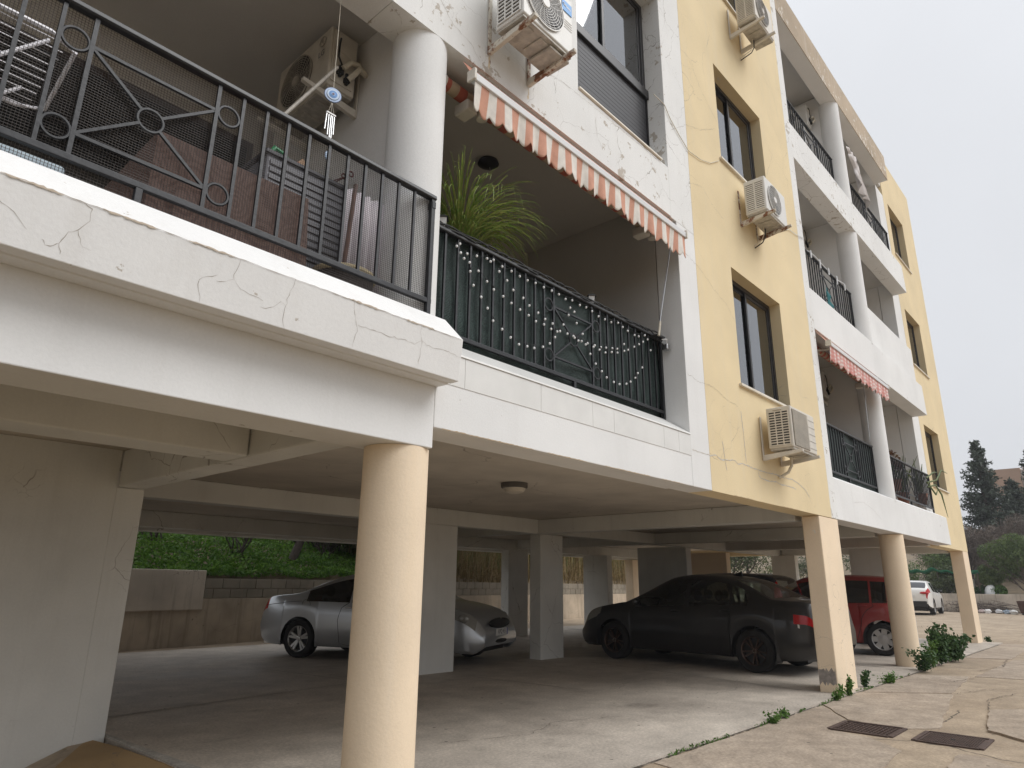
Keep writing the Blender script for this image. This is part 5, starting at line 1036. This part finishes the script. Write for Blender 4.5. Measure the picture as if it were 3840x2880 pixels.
def cover(label, x0, x1, y0, y1, kind):
    t = thing('manhole_cover', label, 'manhole cover', ((x0+x1)/2, (y0+y1)/2, -1.292)); hx, hy = (x1-x0)/2, (y1-y0)/2; zt = .010
    for s_ in (-1, 1): MB().box(-hx, hx, s_*hy-.018, s_*hy+.018, -.02, zt+.004).build('frame_bar', 'cover', t, bevel=.003); MB().box(s_*hx-.018, s_*hx+.018, -hy+.019, hy-.019, -.02, zt+.004).build('frame_bar', 'cover', t, bevel=.003)
    for a, b_ in (((-hy+.022, -.004), (.004, hy-.022)) if kind == 'tread' else ((-hy+.022, hy-.022),)): MB().box(-hx+.022, hx-.022, a, b_, -.02, zt-.004).build('lid', 'cover', t, bevel=.002)
    mb = MB()
    if kind == 'tread':
        for i in range(13):
            for j in range(13):
                x, y = -hx+.05+i*(2*hx-.10)/12, -hy+.05+j*(2*hy-.10)/12; s_ = 1 if (i+j) % 2 else -1; a = R(45)*s_
                dx, dy = math.cos(a)*.013, math.sin(a)*.013; mb.bar((x-dx, y-dy, zt-.002), (x+dx, y+dy, zt-.002), .007)
    else:
        for i in range(11):
            for j in range(22): x, y = -hx+.06+i*(2*hx-.12)/10, -hy+.05+j*(2*hy-.10)/21; mb.box(x-.015, x+.015, y-.006, y+.006, zt-.005, zt+.003)
    o = mb.build('tread', 'cover', t); o['kind'] = 'stuff'
    if kind != 'tread': MB().lathe([(.02, zt-.003), (.02, zt+.004)], (0, 0, 0), 'z', 16).build('key_hole', 'black_rubber', t)
cover('rusty chequered double manhole cover nearer the building', 7.33, 7.86, 2.01, 2.545, 'tread'); cover('rusty slotted manhole cover farther from the building', 7.34, 7.87, 1.32, 1.83, 'slots')
# ------------------------------------------------------------------ retaining wall behind the car park
ry = lambda x: 14.8+.156*(x-6.0)
rw = thing('retaining_wall', 'stained retaining wall of render and grey blocks behind the car park', 'wall', (12, 15.5, FL)); rw.location = (0, 0, 0)
def along(x0, x1, d0, d1, z0, z1):
    return MB().hexa([(x0, ry(x0)+d0, z0), (x1, ry(x1)+d0, z0), (x1, ry(x1)+d1, z0), (x0, ry(x0)+d1, z0), (x0, ry(x0)+d0, z1), (x1, ry(x1)+d0, z1), (x1, ry(x1)+d1, z1), (x0, ry(x0)+d1, z1)])
along(-3, 34, .0, .4, -1.6, -.36).build('base_wall', 'retain', rw, bevel=.01)
along(6.78, 34, .03, .35, -.355, .03).build('core', 'mortar', rw)
along(-3, 6.76, -.06, .4, -.58, .215).build('upper_wall', 'retain_up', rw, bevel=.015)
for r_ in range(2):
    x = 6.80-(.0 if r_ else .21)
    while x < 31:
        a, b_ = max(x, 6.79), x+.40
        if b_-a > .1: along(a, b_, random.uniform(.004, .012), .36, -.35+r_*.20, -.35+r_*.20+.188+(.012 if r_ else 0)).build('block', 'block', rw, bevel=.006)
        x += .415
# ------------------------------------------------------------------ planting helpers
def leaf_mesh(pts, size, asp=.5, up_bias=0., jitter=.4):
    """one kite-shaped leaf per point"""
    N = len(pts); pts = np.asarray(pts); d = rng.normal(size=(N, 3)); d[:, 2] += up_bias; d /= np.linalg.norm(d, axis=1)[:, None]
    e = rng.normal(size=(N, 3)); e -= (e*d).sum(1)[:, None]*d; e /= np.linalg.norm(e, axis=1)[:, None]
    s = size*(1+jitter*rng.uniform(-1, 1, N))[:, None]; a = pts-d*s*.5; b_ = pts+e*s*asp*.5; c_ = pts+d*s*.5; f_ = pts-e*s*asp*.5
    V_ = np.stack([a, b_, c_, f_], 1).reshape(-1, 3); F_ = np.arange(4*N).reshape(N, 4)
    me = bpy.data.meshes.new('leaves'); me.from_pydata(V_.tolist(), [], F_.tolist()); return me
def lobes(n, c, r, k, spread=.6, hollow=.35):
    """points in k overlapping lobes inside an ellipsoid"""
    out = []
    for i in range(k):
        v_ = rng.normal(size=3); v_ /= np.linalg.norm(v_); o_ = np.array(c)+v_*np.array(r)*spread*rng.uniform(.3, 1); rr = np.array(r)*rng.uniform(.28, .5)
        q_ = rng.normal(size=(n//k, 3)); q_ /= np.linalg.norm(q_, axis=1)[:, None]; q_ *= (hollow+(1-hollow)*rng.uniform(0, 1, (n//k, 1))**.5); out.append(o_+q_*rr)
    return np.concatenate(out)
def twig(mb, p, d, L, r, depth, spread=.6):
    q = p+d*L; mid = p+d*L*.5+Vector((random.uniform(-1, 1), random.uniform(-1, 1), random.uniform(-.5, .8)))*L*.08
    mb.tube([p, mid, q], [r, r*.85, r*.6], 5)
    if depth > 0:
        for i in range(random.choice((2, 3, 3))):
            nd_ = (d+Vector((random.uniform(-1, 1), random.uniform(-1, 1), random.uniform(-.5, .8)))*spread).normalized(); twig(mb, p+(q-p)*random.uniform(.5, 1), nd_, L*random.uniform(.55, .8), r*.6, depth-1, spread)
def shrub(name, label, cat, loc, r, n, size, mat, k=9, stems=5, sh=.6, group=None, asp=.5, stemmat=None, depth=2):
    t = thing(name, label, cat, loc, group=group)
    mb = MB()
    for i in range(stems): twig(mb, Vector((random.uniform(-.2, .2)*r[0], random.uniform(-.2, .2)*r[1], 0)), Vector((random.uniform(-.7, .7), random.uniform(-.7, .7), 1)).normalized(), r[2]*sh, max(.006, r[2]*.022), depth)
    mb.build('stems', stemmat or M['bark'], t)
    if n:
        me = leaf_mesh(lobes(n, (0, 0, r[2]*1.0), (r[0], r[1], r[2]*.95), k), size, asp); me.materials.append(M[mat]); o = link('foliage', me, t); o['kind'] = 'stuff'
    return t
M['bark'] = plain('dark_bark', (.055, .042, .034), .9, var=.3, scale=15, bmp=.5); M['bark_grey'] = plain('grey_twigs', (.13, .105, .09), .9, var=.3)
M['cover_green'] = foliage('ground_cover', (.085, .19, .026), (.17, .31, .045), (.03, .075, .013), 2.2, .35)
M['weed'] = foliage('nettle_green', (.045, .095, .03), (.075, .14, .04), (.03, .07, .02), 6, .25)
M['weed_bright'] = foliage('fresh_green', (.10, .20, .04), (.15, .26, .05), (.06, .12, .03), 6, .3)
M['tree_green'] = foliage('feathery_green', (.12, .175, .06), (.17, .23, .075), (.07, .11, .04), .7, .3)
M['olive'] = foliage('olive_scrub', (.08, .105, .045), (.13, .155, .06), (.045, .06, .025), .6, .25)
M['conifer'] = foliage('conifer_needles', (.07, .09, .068), (.10, .125, .09), (.045, .06, .045), .8, .15)
M['drybrush'] = foliage('dry_brush', (.16, .125, .10), (.22, .175, .14), (.09, .07, .055), 1.2, .1)
M['reed_green'] = foliage('reed_leaf', (.11, .16, .045), (.20, .22, .08), (.30, .25, .12), 1.5, .3); M['reed_dry'] = foliage('reed_cane', (.36, .27, .14), (.27, .20, .10), (.20, .15, .08), 1.5, .15)
# grassy bank behind the wall
def bank_z(x, d): return .02+.30*min(d, 7)+.25*noise.noise(Vector((x*.25, d*.25, 3)))+.10*noise.noise(Vector((x*.9, d*.9, 7)))-(.12 if d < .3 else 0)
vs = []; nx, ny = 60, 22; mb = MB()
for i in range(nx+1):
    for j in range(ny+1): x = -6+46*i/nx; d = .33+11*(j/ny)**1.4; vs.append((x, ry(x)+d, bank_z(x, d) if j else -.5))
mb.add(vs, [(i*(ny+1)+j, (i+1)*(ny+1)+j, (i+1)*(ny+1)+j+1, i*(ny+1)+j+1) for i in range(nx) for j in range(ny)]); structure(mb.build('hillside', 'dirt', None, True), 'earth bank rising behind the retaining wall')
N = 46000; X_ = rng.uniform(2.5, 14.5, N); D_ = .30+rng.uniform(0, 1, N)**1.3*7; hh = rng.uniform(0, 1, N)**2
pts = np.array([(x, ry(x)+d, bank_z(x, d)+(.05+.30*abs(noise.noise(Vector((x*1.3, d*1.3, 0)))))*h_+.02) for x, d, h_ in zip(X_, D_, hh)])
me = leaf_mesh(pts, .10, .45, .3); me.materials.append(M['cover_green']); gc = link('ground_cover', me); gc['kind'] = 'stuff'; gc['label'] = 'bright green leafy ground cover on the bank behind the wall'
# leaning tree on the bank
lt = thing('leaning_tree', 'dark leaning tree trunk on the green bank behind the silver coupe', 'tree', (9.85, 17.0, .2))
MB().tube([(-.25, 0, -.4), (.0, 0, .0), (.17, .0, .42), (.42, .05, 1.0), (.9, .1, 2.0), (1.2, .2, 3.2)], [.17, .14, .12, .10, .09, .06], 10).build('trunk', 'bark', lt, True)
mb = MB(); twig(mb, Vector((.42, .05, 1.0)), Vector((.8, 0, .5)).normalized(), .9, .03, 2); twig(mb, Vector((.3, .05, .8)), Vector((-.9, 0, .45)).normalized(), .8, .025, 2); twig(mb, Vector((.6, .05, 1.4)), Vector((.9, -.2, -.05)).normalized(), 1.1, .025, 3); mb.build('branch', 'bark', lt)
me = leaf_mesh(lobes(3000, (1.3, .2, 4.0), (1.8, 1.8, 1.2), 9), .10); me.materials.append(M['tree_green']); o = link('crown', me, lt); o['kind'] = 'stuff'
for i, (x, d, lb) in enumerate(((8.3, 1.6, 'bare dark twiggy shrub on the green bank left of the leaning tree'), (11.6, 2.3, 'bare dark twiggy shrub on the green bank right of the leaning tree'), (6.6, 2.6, 'low bare shrub on the green bank near the left wall'))):
    shrub('bare_shrub', lb, 'shrub', (x, ry(x)+d, bank_z(x, d)-.05), (.8, .8, 1.0), 0, .1, 'olive', stems=8, sh=.8, group='bare shrubs on the bank', depth=3)
# reed bed
def blades(n, xr, dr, hr, w, mat, lean=.3, leaves=True):
    vs, fs = [], []
    for i in range(n):
        x = random.uniform(*xr); d = random.uniform(*dr); z0 = bank_z(x, d) if d > .35 else .0; h_ = random.uniform(*hr); a = random.uniform(0, 6.28); L = random.uniform(0, lean); ww = w*random.uniform(.6, 1.3)
        y = ry(x)+d; dx, dy = math.cos(a)*L, math.sin(a)*L; b0 = len(vs); t_ = random.uniform(0, 3.14); cx, cy = math.cos(t_)*ww, math.sin(t_)*ww
        for q in (0, .35, .7, 1.): vs += [(x+dx*q*q*h_-cx*(1-q*.7), y+dy*q*q*h_-cy*(1-q*.7), z0+h_*q*(1-.25*L*q)), (x+dx*q*q*h_+cx*(1-q*.7), y+dy*q*q*h_+cy*(1-q*.7), z0+h_*q*(1-.25*L*q))]
        fs += [(b0+2*k, b0+2*k+1, b0+2*k+3, b0+2*k+2) for k in range(3)]
    me = bpy.data.meshes.new('blades'); me.from_pydata(vs, [], fs); me.materials.append(M[mat]); return me
rd_ = thing('reed_bed', 'tall dry reeds with green tips behind the block wall', 'reeds', (0, 0, 0)); rd_['kind'] = 'stuff'
link('canes', blades(5200, (13.0, 30), (.3, 3.2), (1.0, 3.0), .012, 'reed_dry', .55), rd_, kind='stuff'); link('leaves', blades(4200, (13.0, 30), (.5, 3.2), (1.4, 3.4), .016, 'reed_green', .9), rd_, kind='stuff'); link('litter', blades(2500, (13, 30), (.28, 1.), (.3, 1.0), .012, 'reed_dry', 2.2), rd_, kind='stuff')
sc = [(12.6, 3.2, 2.2, 'olive'), (16, 4.6, 2.6, 'tree_green'), (21, 5., 3., 'olive'), (27, 4.5, 3., 'olive'), (32, 2.5, 3.4, 'olive'), (36.5, .5, 3.0, 'tree_green'), (40.5, -1.5, 3.2, 'olive')]
for i, (x, d, r_, mt_) in enumerate(sc):
    shrub('scrub_bush', ['tall olive scrub above the leaning tree', 'green scrub behind the first stretch of reeds', 'olive scrub behind the middle of the reeds', 'olive scrub behind the end of the reeds', 'dark scrub beyond the far end of the block wall', 'green scrub seen over the white estate car', 'dark scrub seen left of the white crossover'][i], 'bush', (x, ry(x)+d, bank_z(x, max(d, .4))-.6), (r_*1.2, r_, r_*.8), 5200, .16, mt_, 12, 6, group='scrub behind the car park')
# ------------------------------------------------------------------ open ground to the right
lw = tag(MB().box(49.7, 50.1, -30, 24, -1.6, -.25).build('low_wall', M['retain_up'], None, bevel=.02), 'low concrete wall at the far edge of the open ground', 'wall')
vs = []; nx, ny = 30, 40; mb = MB()
for i in range(nx+1):
    for j in range(ny+1): x = 50.1+60*(i/nx); y = -50+100*j/ny; vs.append((x, y, -.8+min(x-50, 26)*.20+.5*noise.noise(Vector((x*.1, y*.1, 0)))))
mb.add(vs, [(i*(ny+1)+j, (i+1)*(ny+1)+j, (i+1)*(ny+1)+j+1, i*(ny+1)+j+1) for i in range(nx) for j in range(ny)]); structure(mb.build('rough_hillside', 'dirt', None, True), 'rough rising ground beyond the low wall')
def conifer(label, x, y, z0, z1, r):
    t = thing('conifer_tree', label, 'tree', (x, y, z0), group='tall dark conifers'); H = z1-z0
    MB().tube([(0, 0, 0), (.05, 0, H*.5), (0, 0, H*.98)], [.22, .14, .03], 8).build('trunk', 'bark', t, True); P_ = []; br = MB()
    n = 46
    for i in range(n):
        q = .06+.93*i/n; zz_ = H*q; rad = r*(1-q)**.75*random.uniform(.65, 1.15)+.15
        for k_ in range(5):
            a = random.uniform(0, 6.28); L = rad*random.uniform(.6, 1.1); up_ = .18*L
            br.tube([(0, 0, zz_), (math.cos(a)*L*.6, math.sin(a)*L*.6, zz_+up_*.3), (math.cos(a)*L, math.sin(a)*L, zz_+up_)], [.03, .02, .008], 4)
            m_ = int(46*L/r)+16; s_ = rng.uniform(.2, 1.03, m_); wd = .20*L*(1-np.abs(s_-.7)*.8)
            P_.append(np.stack([math.cos(a)*L*s_+rng.normal(0, 1, m_)*wd*.5, math.sin(a)*L*s_+rng.normal(0, 1, m_)*wd*.5, zz_+up_*s_**2+rng.normal(0, .07, m_)-.05], 1))
    br.build('branches', 'bark', t); me = leaf_mesh(np.concatenate(P_), .30, .32, .2); me.materials.append(M['conifer']); o = link('crown', me, t); o['kind'] = 'stuff'; return t
conifer('tall dark conifer with open branches beside the end of the yellow wall', 60, 8.0, 2.6, 10.75, 2.1); conifer('dark conifer cut by the right edge of the picture', 62, 4.9, 2.8, 10.6, 2.0)
conifer('shorter dark conifer behind the tall one', 66, 6.9, 3.2, 8.4, 1.9)
for i, (x, y, z, r_) in enumerate(((55.5, 9.0, .2, 2.1), (56.5, 7.2, .3, 2.1), (57.2, 5.2, .5, 2.2), (56.0, 3.2, .4, 2.2), (58, 11.2, .5, 2.2))):
    shrub('dry_brush', ['leafless brown brush directly below the tall conifer', 'leafless brown brush between the tall conifer and the feathery tree', 'leafless brown brush behind the feathery tree', 'leafless brown brush by the right picture edge', 'leafless brown brush beside the end of the building'][i], 'brush', (x, y, z), (r_*1.1, r_*1.1, r_*1.2), 8000, .34, 'drybrush', 12, 14, .7, 'leafless brush below the conifers', .07, M['bark_grey'], 3)
ft = thing('feathery_tree', 'feathery light green tree with bare leaning limbs at the right edge', 'tree', (51.2, 5.3, -.9))
MB().tube([(-.2, .3, 0), (-.1, .1, .9), (.0, -.5, 1.7), (.1, -1.3, 2.6)], [.2, .17, .13, .07], 8).build('trunk', 'bark', ft, True); mb = MB()
for i in range(9): twig(mb, Vector((-.1, .1, random.uniform(.5, 1.4))), Vector((random.uniform(-.4, .4), random.uniform(-1, 1.2), .8)).normalized(), 1.3, .045, 3, .5)
mb.build('limb', 'bark_grey', ft)
me = leaf_mesh(np.concatenate([lobes(15000, (0, .6, 2.7), (1.4, 2.2, 1.7), 22), lobes(6000, (.2, 2.1, 1.8), (1.0, 1.0, 1.1), 9)]), .2, .2, .6); me.materials.append(M['tree_green']); o = link('crown', me, ft); o['kind'] = 'stuff'
for i, (x, y, z, r_, mt_, lb) in enumerate(((50.9, 9.6, -.8, 1.5, 'olive', 'olive bush behind the white crossover'), (51.2, 12.2, -.8, 1.7, 'tree_green', 'green bush half hidden by the far round column'), (51, 7.9, -.8, .8, 'weed', 'low dark green bush beside the green net'), (53.8, 10.5, -.3, 2.1, 'tree_green', 'pale green bush above the green net'), (50.8, 6.9, -.8, .7, 'weed_bright', 'small fresh green bush by the feathery tree'), (52.5, 14.5, -.3, 2.4, 'olive', 'olive bush seen under the far end of the car park'), (53, 18, -.3, 2.8, 'olive', 'tall olive bush deep behind the far pillars'), (52.6, 2.2, -.4, 1.6, 'tree_green', 'green bush right of the feathery tree'))):
    shrub('bush', lb, 'bush', (x, y, z), (r_, r_, r_*.85), 4200, .13, mt_, 11, 5, group=None)
nt_ = thing('shade_net', 'sagging green shade net on posts behind the white crossover', 'net', (50.6, 9.7, -.8)); vs = []; mb = MB(); n = 30
for i in range(n+1):
    y = 2.3-4.3*i/n
    for j in range(5): vs.append((-.3+.5*j/4, y, 2.15-.45*abs(math.sin(i*.23))*.35+.06*math.sin(i*1.1)-.28*j/4*(1 if j < 3 else .7)-.2*i/n))
mb.add(vs, [(i*5+j, (i+1)*5+j, (i+1)*5+j+1, i*5+j+1) for i in range(n) for j in range(4)]); solid(mb.build('net', plain('net_green', (.03, .22, .13), .8), nt_, True), .01)
for y in (2.2, .2, -1.9): MB().tube([(0, y, 0), (0, y, 2.1)], .03, 6).build('post', 'bark_grey', nt_)
wk = thing('junk_heap', 'white scrap appliance and bags dumped beyond the low wall', 'junk', (50.9, 8.2, -.75)); MB().box(-.4, .3, -.1, .5, .55, 1.35).build('appliance', 'ac_white', wk, bevel=.04); MB().ell((0, -.9, .5), (.4, .35, .55), 10, 8).build('bag', 'ink_white', wk, True); MB().ell((0, -1.3, .3), (.4, .4, .35), 10, 8).build('bag', plain('grey_bag', (.3, .3, .32), .6), wk, True)
bp_ = thing('brushwood_pile', 'pile of cut brown branches against the low wall', 'branches', (48.9, 6.9, -1.292)); mb = MB()
for i in range(120): a = random.uniform(-.5, .5); p = Vector((random.uniform(-.3, .4), random.uniform(-1.2, 1.6), random.uniform(.02, .5))); L = random.uniform(.4, 1.1); mb.tube([p, p+Vector((.1*math.sin(a), L*math.cos(a), random.uniform(-.1, .25)))], random.uniform(.007, .018), 4)
o = mb.build('twigs', 'bark_grey', bp_); o['kind'] = 'stuff'
for i, (y, x, cl_, lb) in enumerate(((6.75, 48.4, (.6, .6, .6), 'white plastic bag beside the branches'), (6.35, 48.3, (.36, .45, .55), 'pale blue plastic bag in the litter'), (6.05, 48.2, (.62, .62, .6), 'crumpled white bag nearest the brown bin'), (7.55, 48.4, (.45, .36, .34), 'pinkish bag left of the branches'), (7.25, 48.3, (.7, .68, .66), 'small white carton in front of the branches'))):
    mb = MB().ell((0, 0, 0), (1, 1, 1), 12, 8); mb.v = [(x+a*.13*(1+.9*noise.noise(Vector((a*2, b_*2, c_*2+i)))), y+b_*.19*(1+.9*noise.noise(Vector((b_*2, c_*2, a*2+i)))), -1.19+c_*.12*(1+.9*noise.noise(Vector((c_*3, a*2, i))))) for a, b_, c_ in mb.v]; tag(mb.build('rubbish_bag', plain('bag_%d' % i, cl_, .5), None, True), lb, 'bag', 'rubbish by the low wall')
bn = thing('refuse_bin', 'brown steel bin at the right edge by the low wall', 'bin', (47.6, 5.1, -1.292)); MB().hexa([(-.4, -.5, .08), (.4, -.5, .08), (.4, .5, .08), (-.4, .5, .08), (-.5, -.6, .72), (.5, -.6, .72), (.5, .6, .72), (-.5, .6, .72)]).build('body', plain('rust_brown', (.07, .035, .025), .7, var=.3), bn, bevel=.02)
for y in (-.4, .4): MB().box(-.42, .42, y-.05, y+.05, 0, .08).build('foot', 'trim', bn)
N = 3000; pts = np.stack([rng.uniform(49.0, 49.65, N), rng.uniform(6.5, 14, N), -1.29+rng.uniform(0, .75, N)**1.6], 1); me = leaf_mesh(pts, .16, .08, 1.5); me.materials.append(M['drybrush']); dg = link('dry_grass', me); dg['kind'] = 'stuff'; dg['label'] = 'dry pale grass growing along the low wall'
fb_ = thing('far_house', 'orange rendered house with a white roof tank beyond the conifers', 'building', (90, 10.6, 4)); MB().box(-4, 4, -2.6, .75, -2, 8.0).build('wall', plain('orange_render', (.40, .28, .21), .9, var=.06, scale=1), fb_); MB().box(-3.9, 4.1, -3.6, -2.62, -2, 7.8).build('side_wing', plain('grey_render', (.42, .38, .34), .9), fb_); MB().lathe([(.55, 0), (.55, .9), (.1, 1.1)], (-1, -3.0, 7.8), 'z', 16).build('roof_tank', 'ink_white', fb_, True)
for y in (-2.1, -.6): w_ = MB().box(-4.05, -3.95, y, y+1.1, 4.2, 5.6).build('window', 'alu_black', fb_); MB().box(-4.08, -4.055, y+.08, y+1.02, 4.28, 5.52).build('pane', 'glass', w_)
# ------------------------------------------------------------------ weeds at the foot of the columns and along the joint
def weed(label, x, y, h_, r_, n, size, mat, grp='weeds along the facade'):
    t = thing('weed', label, 'weed', (x, y, FL-.015), group=grp); mb = MB(); P_ = []
    for i in range(max(3, int(n/60))):
        a = random.uniform(0, 6.28); L = r_*random.uniform(.1, .9); hh_ = h_*random.uniform(.55, 1); q = [(math.cos(a)*L*k*k, math.sin(a)*L*k*k*.7, hh_*k) for k in (0, .35, .7, 1.)]; mb.tube(q, [.006, .005, .004, .002], 5)
        m_ = 60
        for _ in range(m_): k = random.uniform(.15, 1.05); w_ = .09*r_/.3; P_.append((math.cos(a)*L*k*k+random.gauss(0, w_*.55), math.sin(a)*L*k*k*.7+random.gauss(0, w_*.45), hh_*k+random.gauss(0, .02)))
    mb.build('stems', M['weed'], t); me = leaf_mesh(np.array(P_), size, .55, .2); me.materials.append(M[mat]); o = link('leaves', me, t); o['kind'] = 'stuff'
weed('tall leafy dark green weed right behind the far round column', 14.62, 3.02, .68, .34, 900, .075, 'weed'); weed('broad leafy dark green weed beyond the far round column', 15.55, 3.05, .50, .55, 1400, .085, 'weed'); weed('yellowish green fern-like weed hugging the far round column', 14.22, 3.06, .42, .18, 500, .05, 'weed_bright')
weed('low sprawling weed in front of the far round column', 13.32, 3.0, .34, .36, 700, .055, 'weed'); weed('small green weed at the front corner of the square pillar', 9.66, 3.06, .20, .12, 260, .045, 'weed_bright'); weed('small flat weed before the square pillar', 9.15, 3.05, .09, .16, 220, .035, 'weed_bright'); weed('little weed against the left edge of the square pillar', 9.45, 3.1, .12, .10, 200, .035, 'weed_bright')
weed('small weed at the right side of the square pillar', 10.5, 3.10, .22, .12, 240, .045, 'weed'); weed('flat weed in the joint between the two front pillars', 11.35, 3.02, .12, .22, 240, .045, 'weed_bright'); weed('tiny grass tuft in the joint left of the iron covers', 7.2, 3.03, .07, .13, 160, .03, 'weed_bright'); weed('tiny grass tuft in the joint behind the iron covers', 7.6, 3.05, .07, .13, 160, .03, 'weed_bright'); weed('small weed at the end pillar base', 21.75, 3.35, .16, .2, 200, .05, 'weed')
mb_p = [(x, 3.062+.012*math.sin(x*7), FL-.02+random.uniform(0, .03)) for x in rng.uniform(5.2, 12.6, 900) if noise.noise(Vector((x*1.6, 0, 0))) > -.05]
me = leaf_mesh(np.array(mb_p), .028, .45, .6); me.materials.append(M['weed_bright']); jg = link('joint_grass', me); jg['kind'] = 'stuff'; jg['label'] = 'thin line of moss and grass in the floor joint'
cu_ = thing('paper_cup', 'small white and blue carton on the ground by the retaining wall', 'carton', (8.25, 14.75, -1.292)); MB().lathe([(.06, 0), (.085, .16)], (0, 0, 0), 'z', 16).build('cup', 'ink_white', cu_); MB().lathe([(.0725, .05), (.081, .12)], (0, 0, 0), 'z', 16, False).build('print', 'badge_blue', cu_)
# ------------------------------------------------------------------ plants on the first floor far balcony
M['succulent'] = foliage('succulent', (.12, .17, .07), (.18, .20, .08), (.08, .12, .05), 5, .1); M['redleaf'] = foliage('red_leaf', (.17, .06, .04), (.11, .12, .05), (.2, .09, .05), 9, .2)
def pot(label, x, y, z, kind):
    t = thing('potted_plant', label, 'plant', (x, y, z), group='plants on the far balcony'); MB().lathe([(.09, 0), (.13, .22), (.14, .24), (.12, .24)], (0, 0, 0), 'z', 18).build('pot', bpy.data.materials['terracotta'], t, True)
    if kind == 'spiky':
        for i in range(16):
            a = random.uniform(0, 6.28); L = random.uniform(.4, .85); s_ = random.uniform(.1, .5); MB().tube([(0, 0, .22), (math.cos(a)*s_*L*.5, math.sin(a)*s_*L*.5, .22+L*.55), (math.cos(a)*s_*L*1.2, math.sin(a)*s_*L, .22+L)], [.016, .014, .003], 5).build('leaf', 'succulent', t, True)
    else:
        me = leaf_mesh(lobes(700, (0, 0, .55), (.26, .22, .35), 7), .07, .55); me.materials.append(M['redleaf' if kind == 'red' else 'weed' if kind == 'dark' else 'weed_bright']); o = link('foliage', me, t); o['kind'] = 'stuff'; mb = MB()
        for i in range(4): twig(mb, Vector((0, 0, .2)), Vector((random.uniform(-.4, .4), random.uniform(-.4, .4), 1)).normalized(), .3, .007, 1)
        mb.build('stems', 'bark', t)
for a in (('dark bushy plant high on a rack beside the first floor column', 14.75, 3.62, 2.72, 'dark'), ('yellow green plant behind the far first floor railing', 15.2, 3.6, 1.75, 'bright'), ('reddish leafed plant behind the far first floor railing', 15.9, 3.62, 1.95, 'red'), ('tall grey green cactus-like plant behind the far first floor railing', 16.6, 3.66, 1.75, 'spiky'), ('spiky plant at the far end of the first floor railing', 17.5, 3.5, 1.8, 'spiky'), ('low reddish plant by the first floor column', 14.5, 3.6, 1.5, 'red')): pot(*a)
rk = thing('plant_rack', 'dark shelf rack for plants beside the first floor column', 'rack', (14.75, 3.66, 1.46))
for x in (-.25, .25):
    for y in (-.12, .12): MB().box(x-.012, x+.012, y-.012, y+.012, 0, 1.7).build('upright', 'alu_black', rk)
for z in (.5, .95, 1.235): MB().box(-.27, .27, -.14, .14, z, z+.02).build('shelf', 'alu_black', rk)
st = thing('trailing_cactus', 'long trailing stems hanging over the end of the first floor railing', 'plant', (17.6, 3.36, 2.3))
for pts in ([(0, 0, .1), (.5, -.05, .28), (1.0, -.06, .35)], [(0, 0, 0), (.5, -.1, .1), (1.2, -.1, .42), (2.0, -.08, .44)], [(0, 0, -.1), (.4, -.08, -.02), (.8, -.1, -.2), (1.1, -.1, -.7)], [(0, 0, .0), (.3, -.08, -.25), (.5, -.1, -.1)]): MB().tube(pts, [.018]*(len(pts)-1)+[.004], 6).build('stem', 'succulent', st, True)

# ------------------------------------------------------------------ damp air over the whole place
mt = bpy.data.materials.new('damp_air'); mt.use_nodes = True; n = mt.node_tree; n.nodes.clear(); pv = nd(n, 'ShaderNodeVolumePrincipled'); pv.inputs['Density'].default_value = .0009; pv.inputs['Color'].default_value = (.93, .95, 1, 1); o_ = nd(n, 'ShaderNodeOutputMaterial'); n.links.new(pv.outputs[0], o_.inputs['Volume'])
hz = MB().box(-60, 125, -70, 70, -3.2, 16).build('haze', mt); hz['kind'] = 'stuff'; hz['label'] = 'thin damp air softening the far trees'
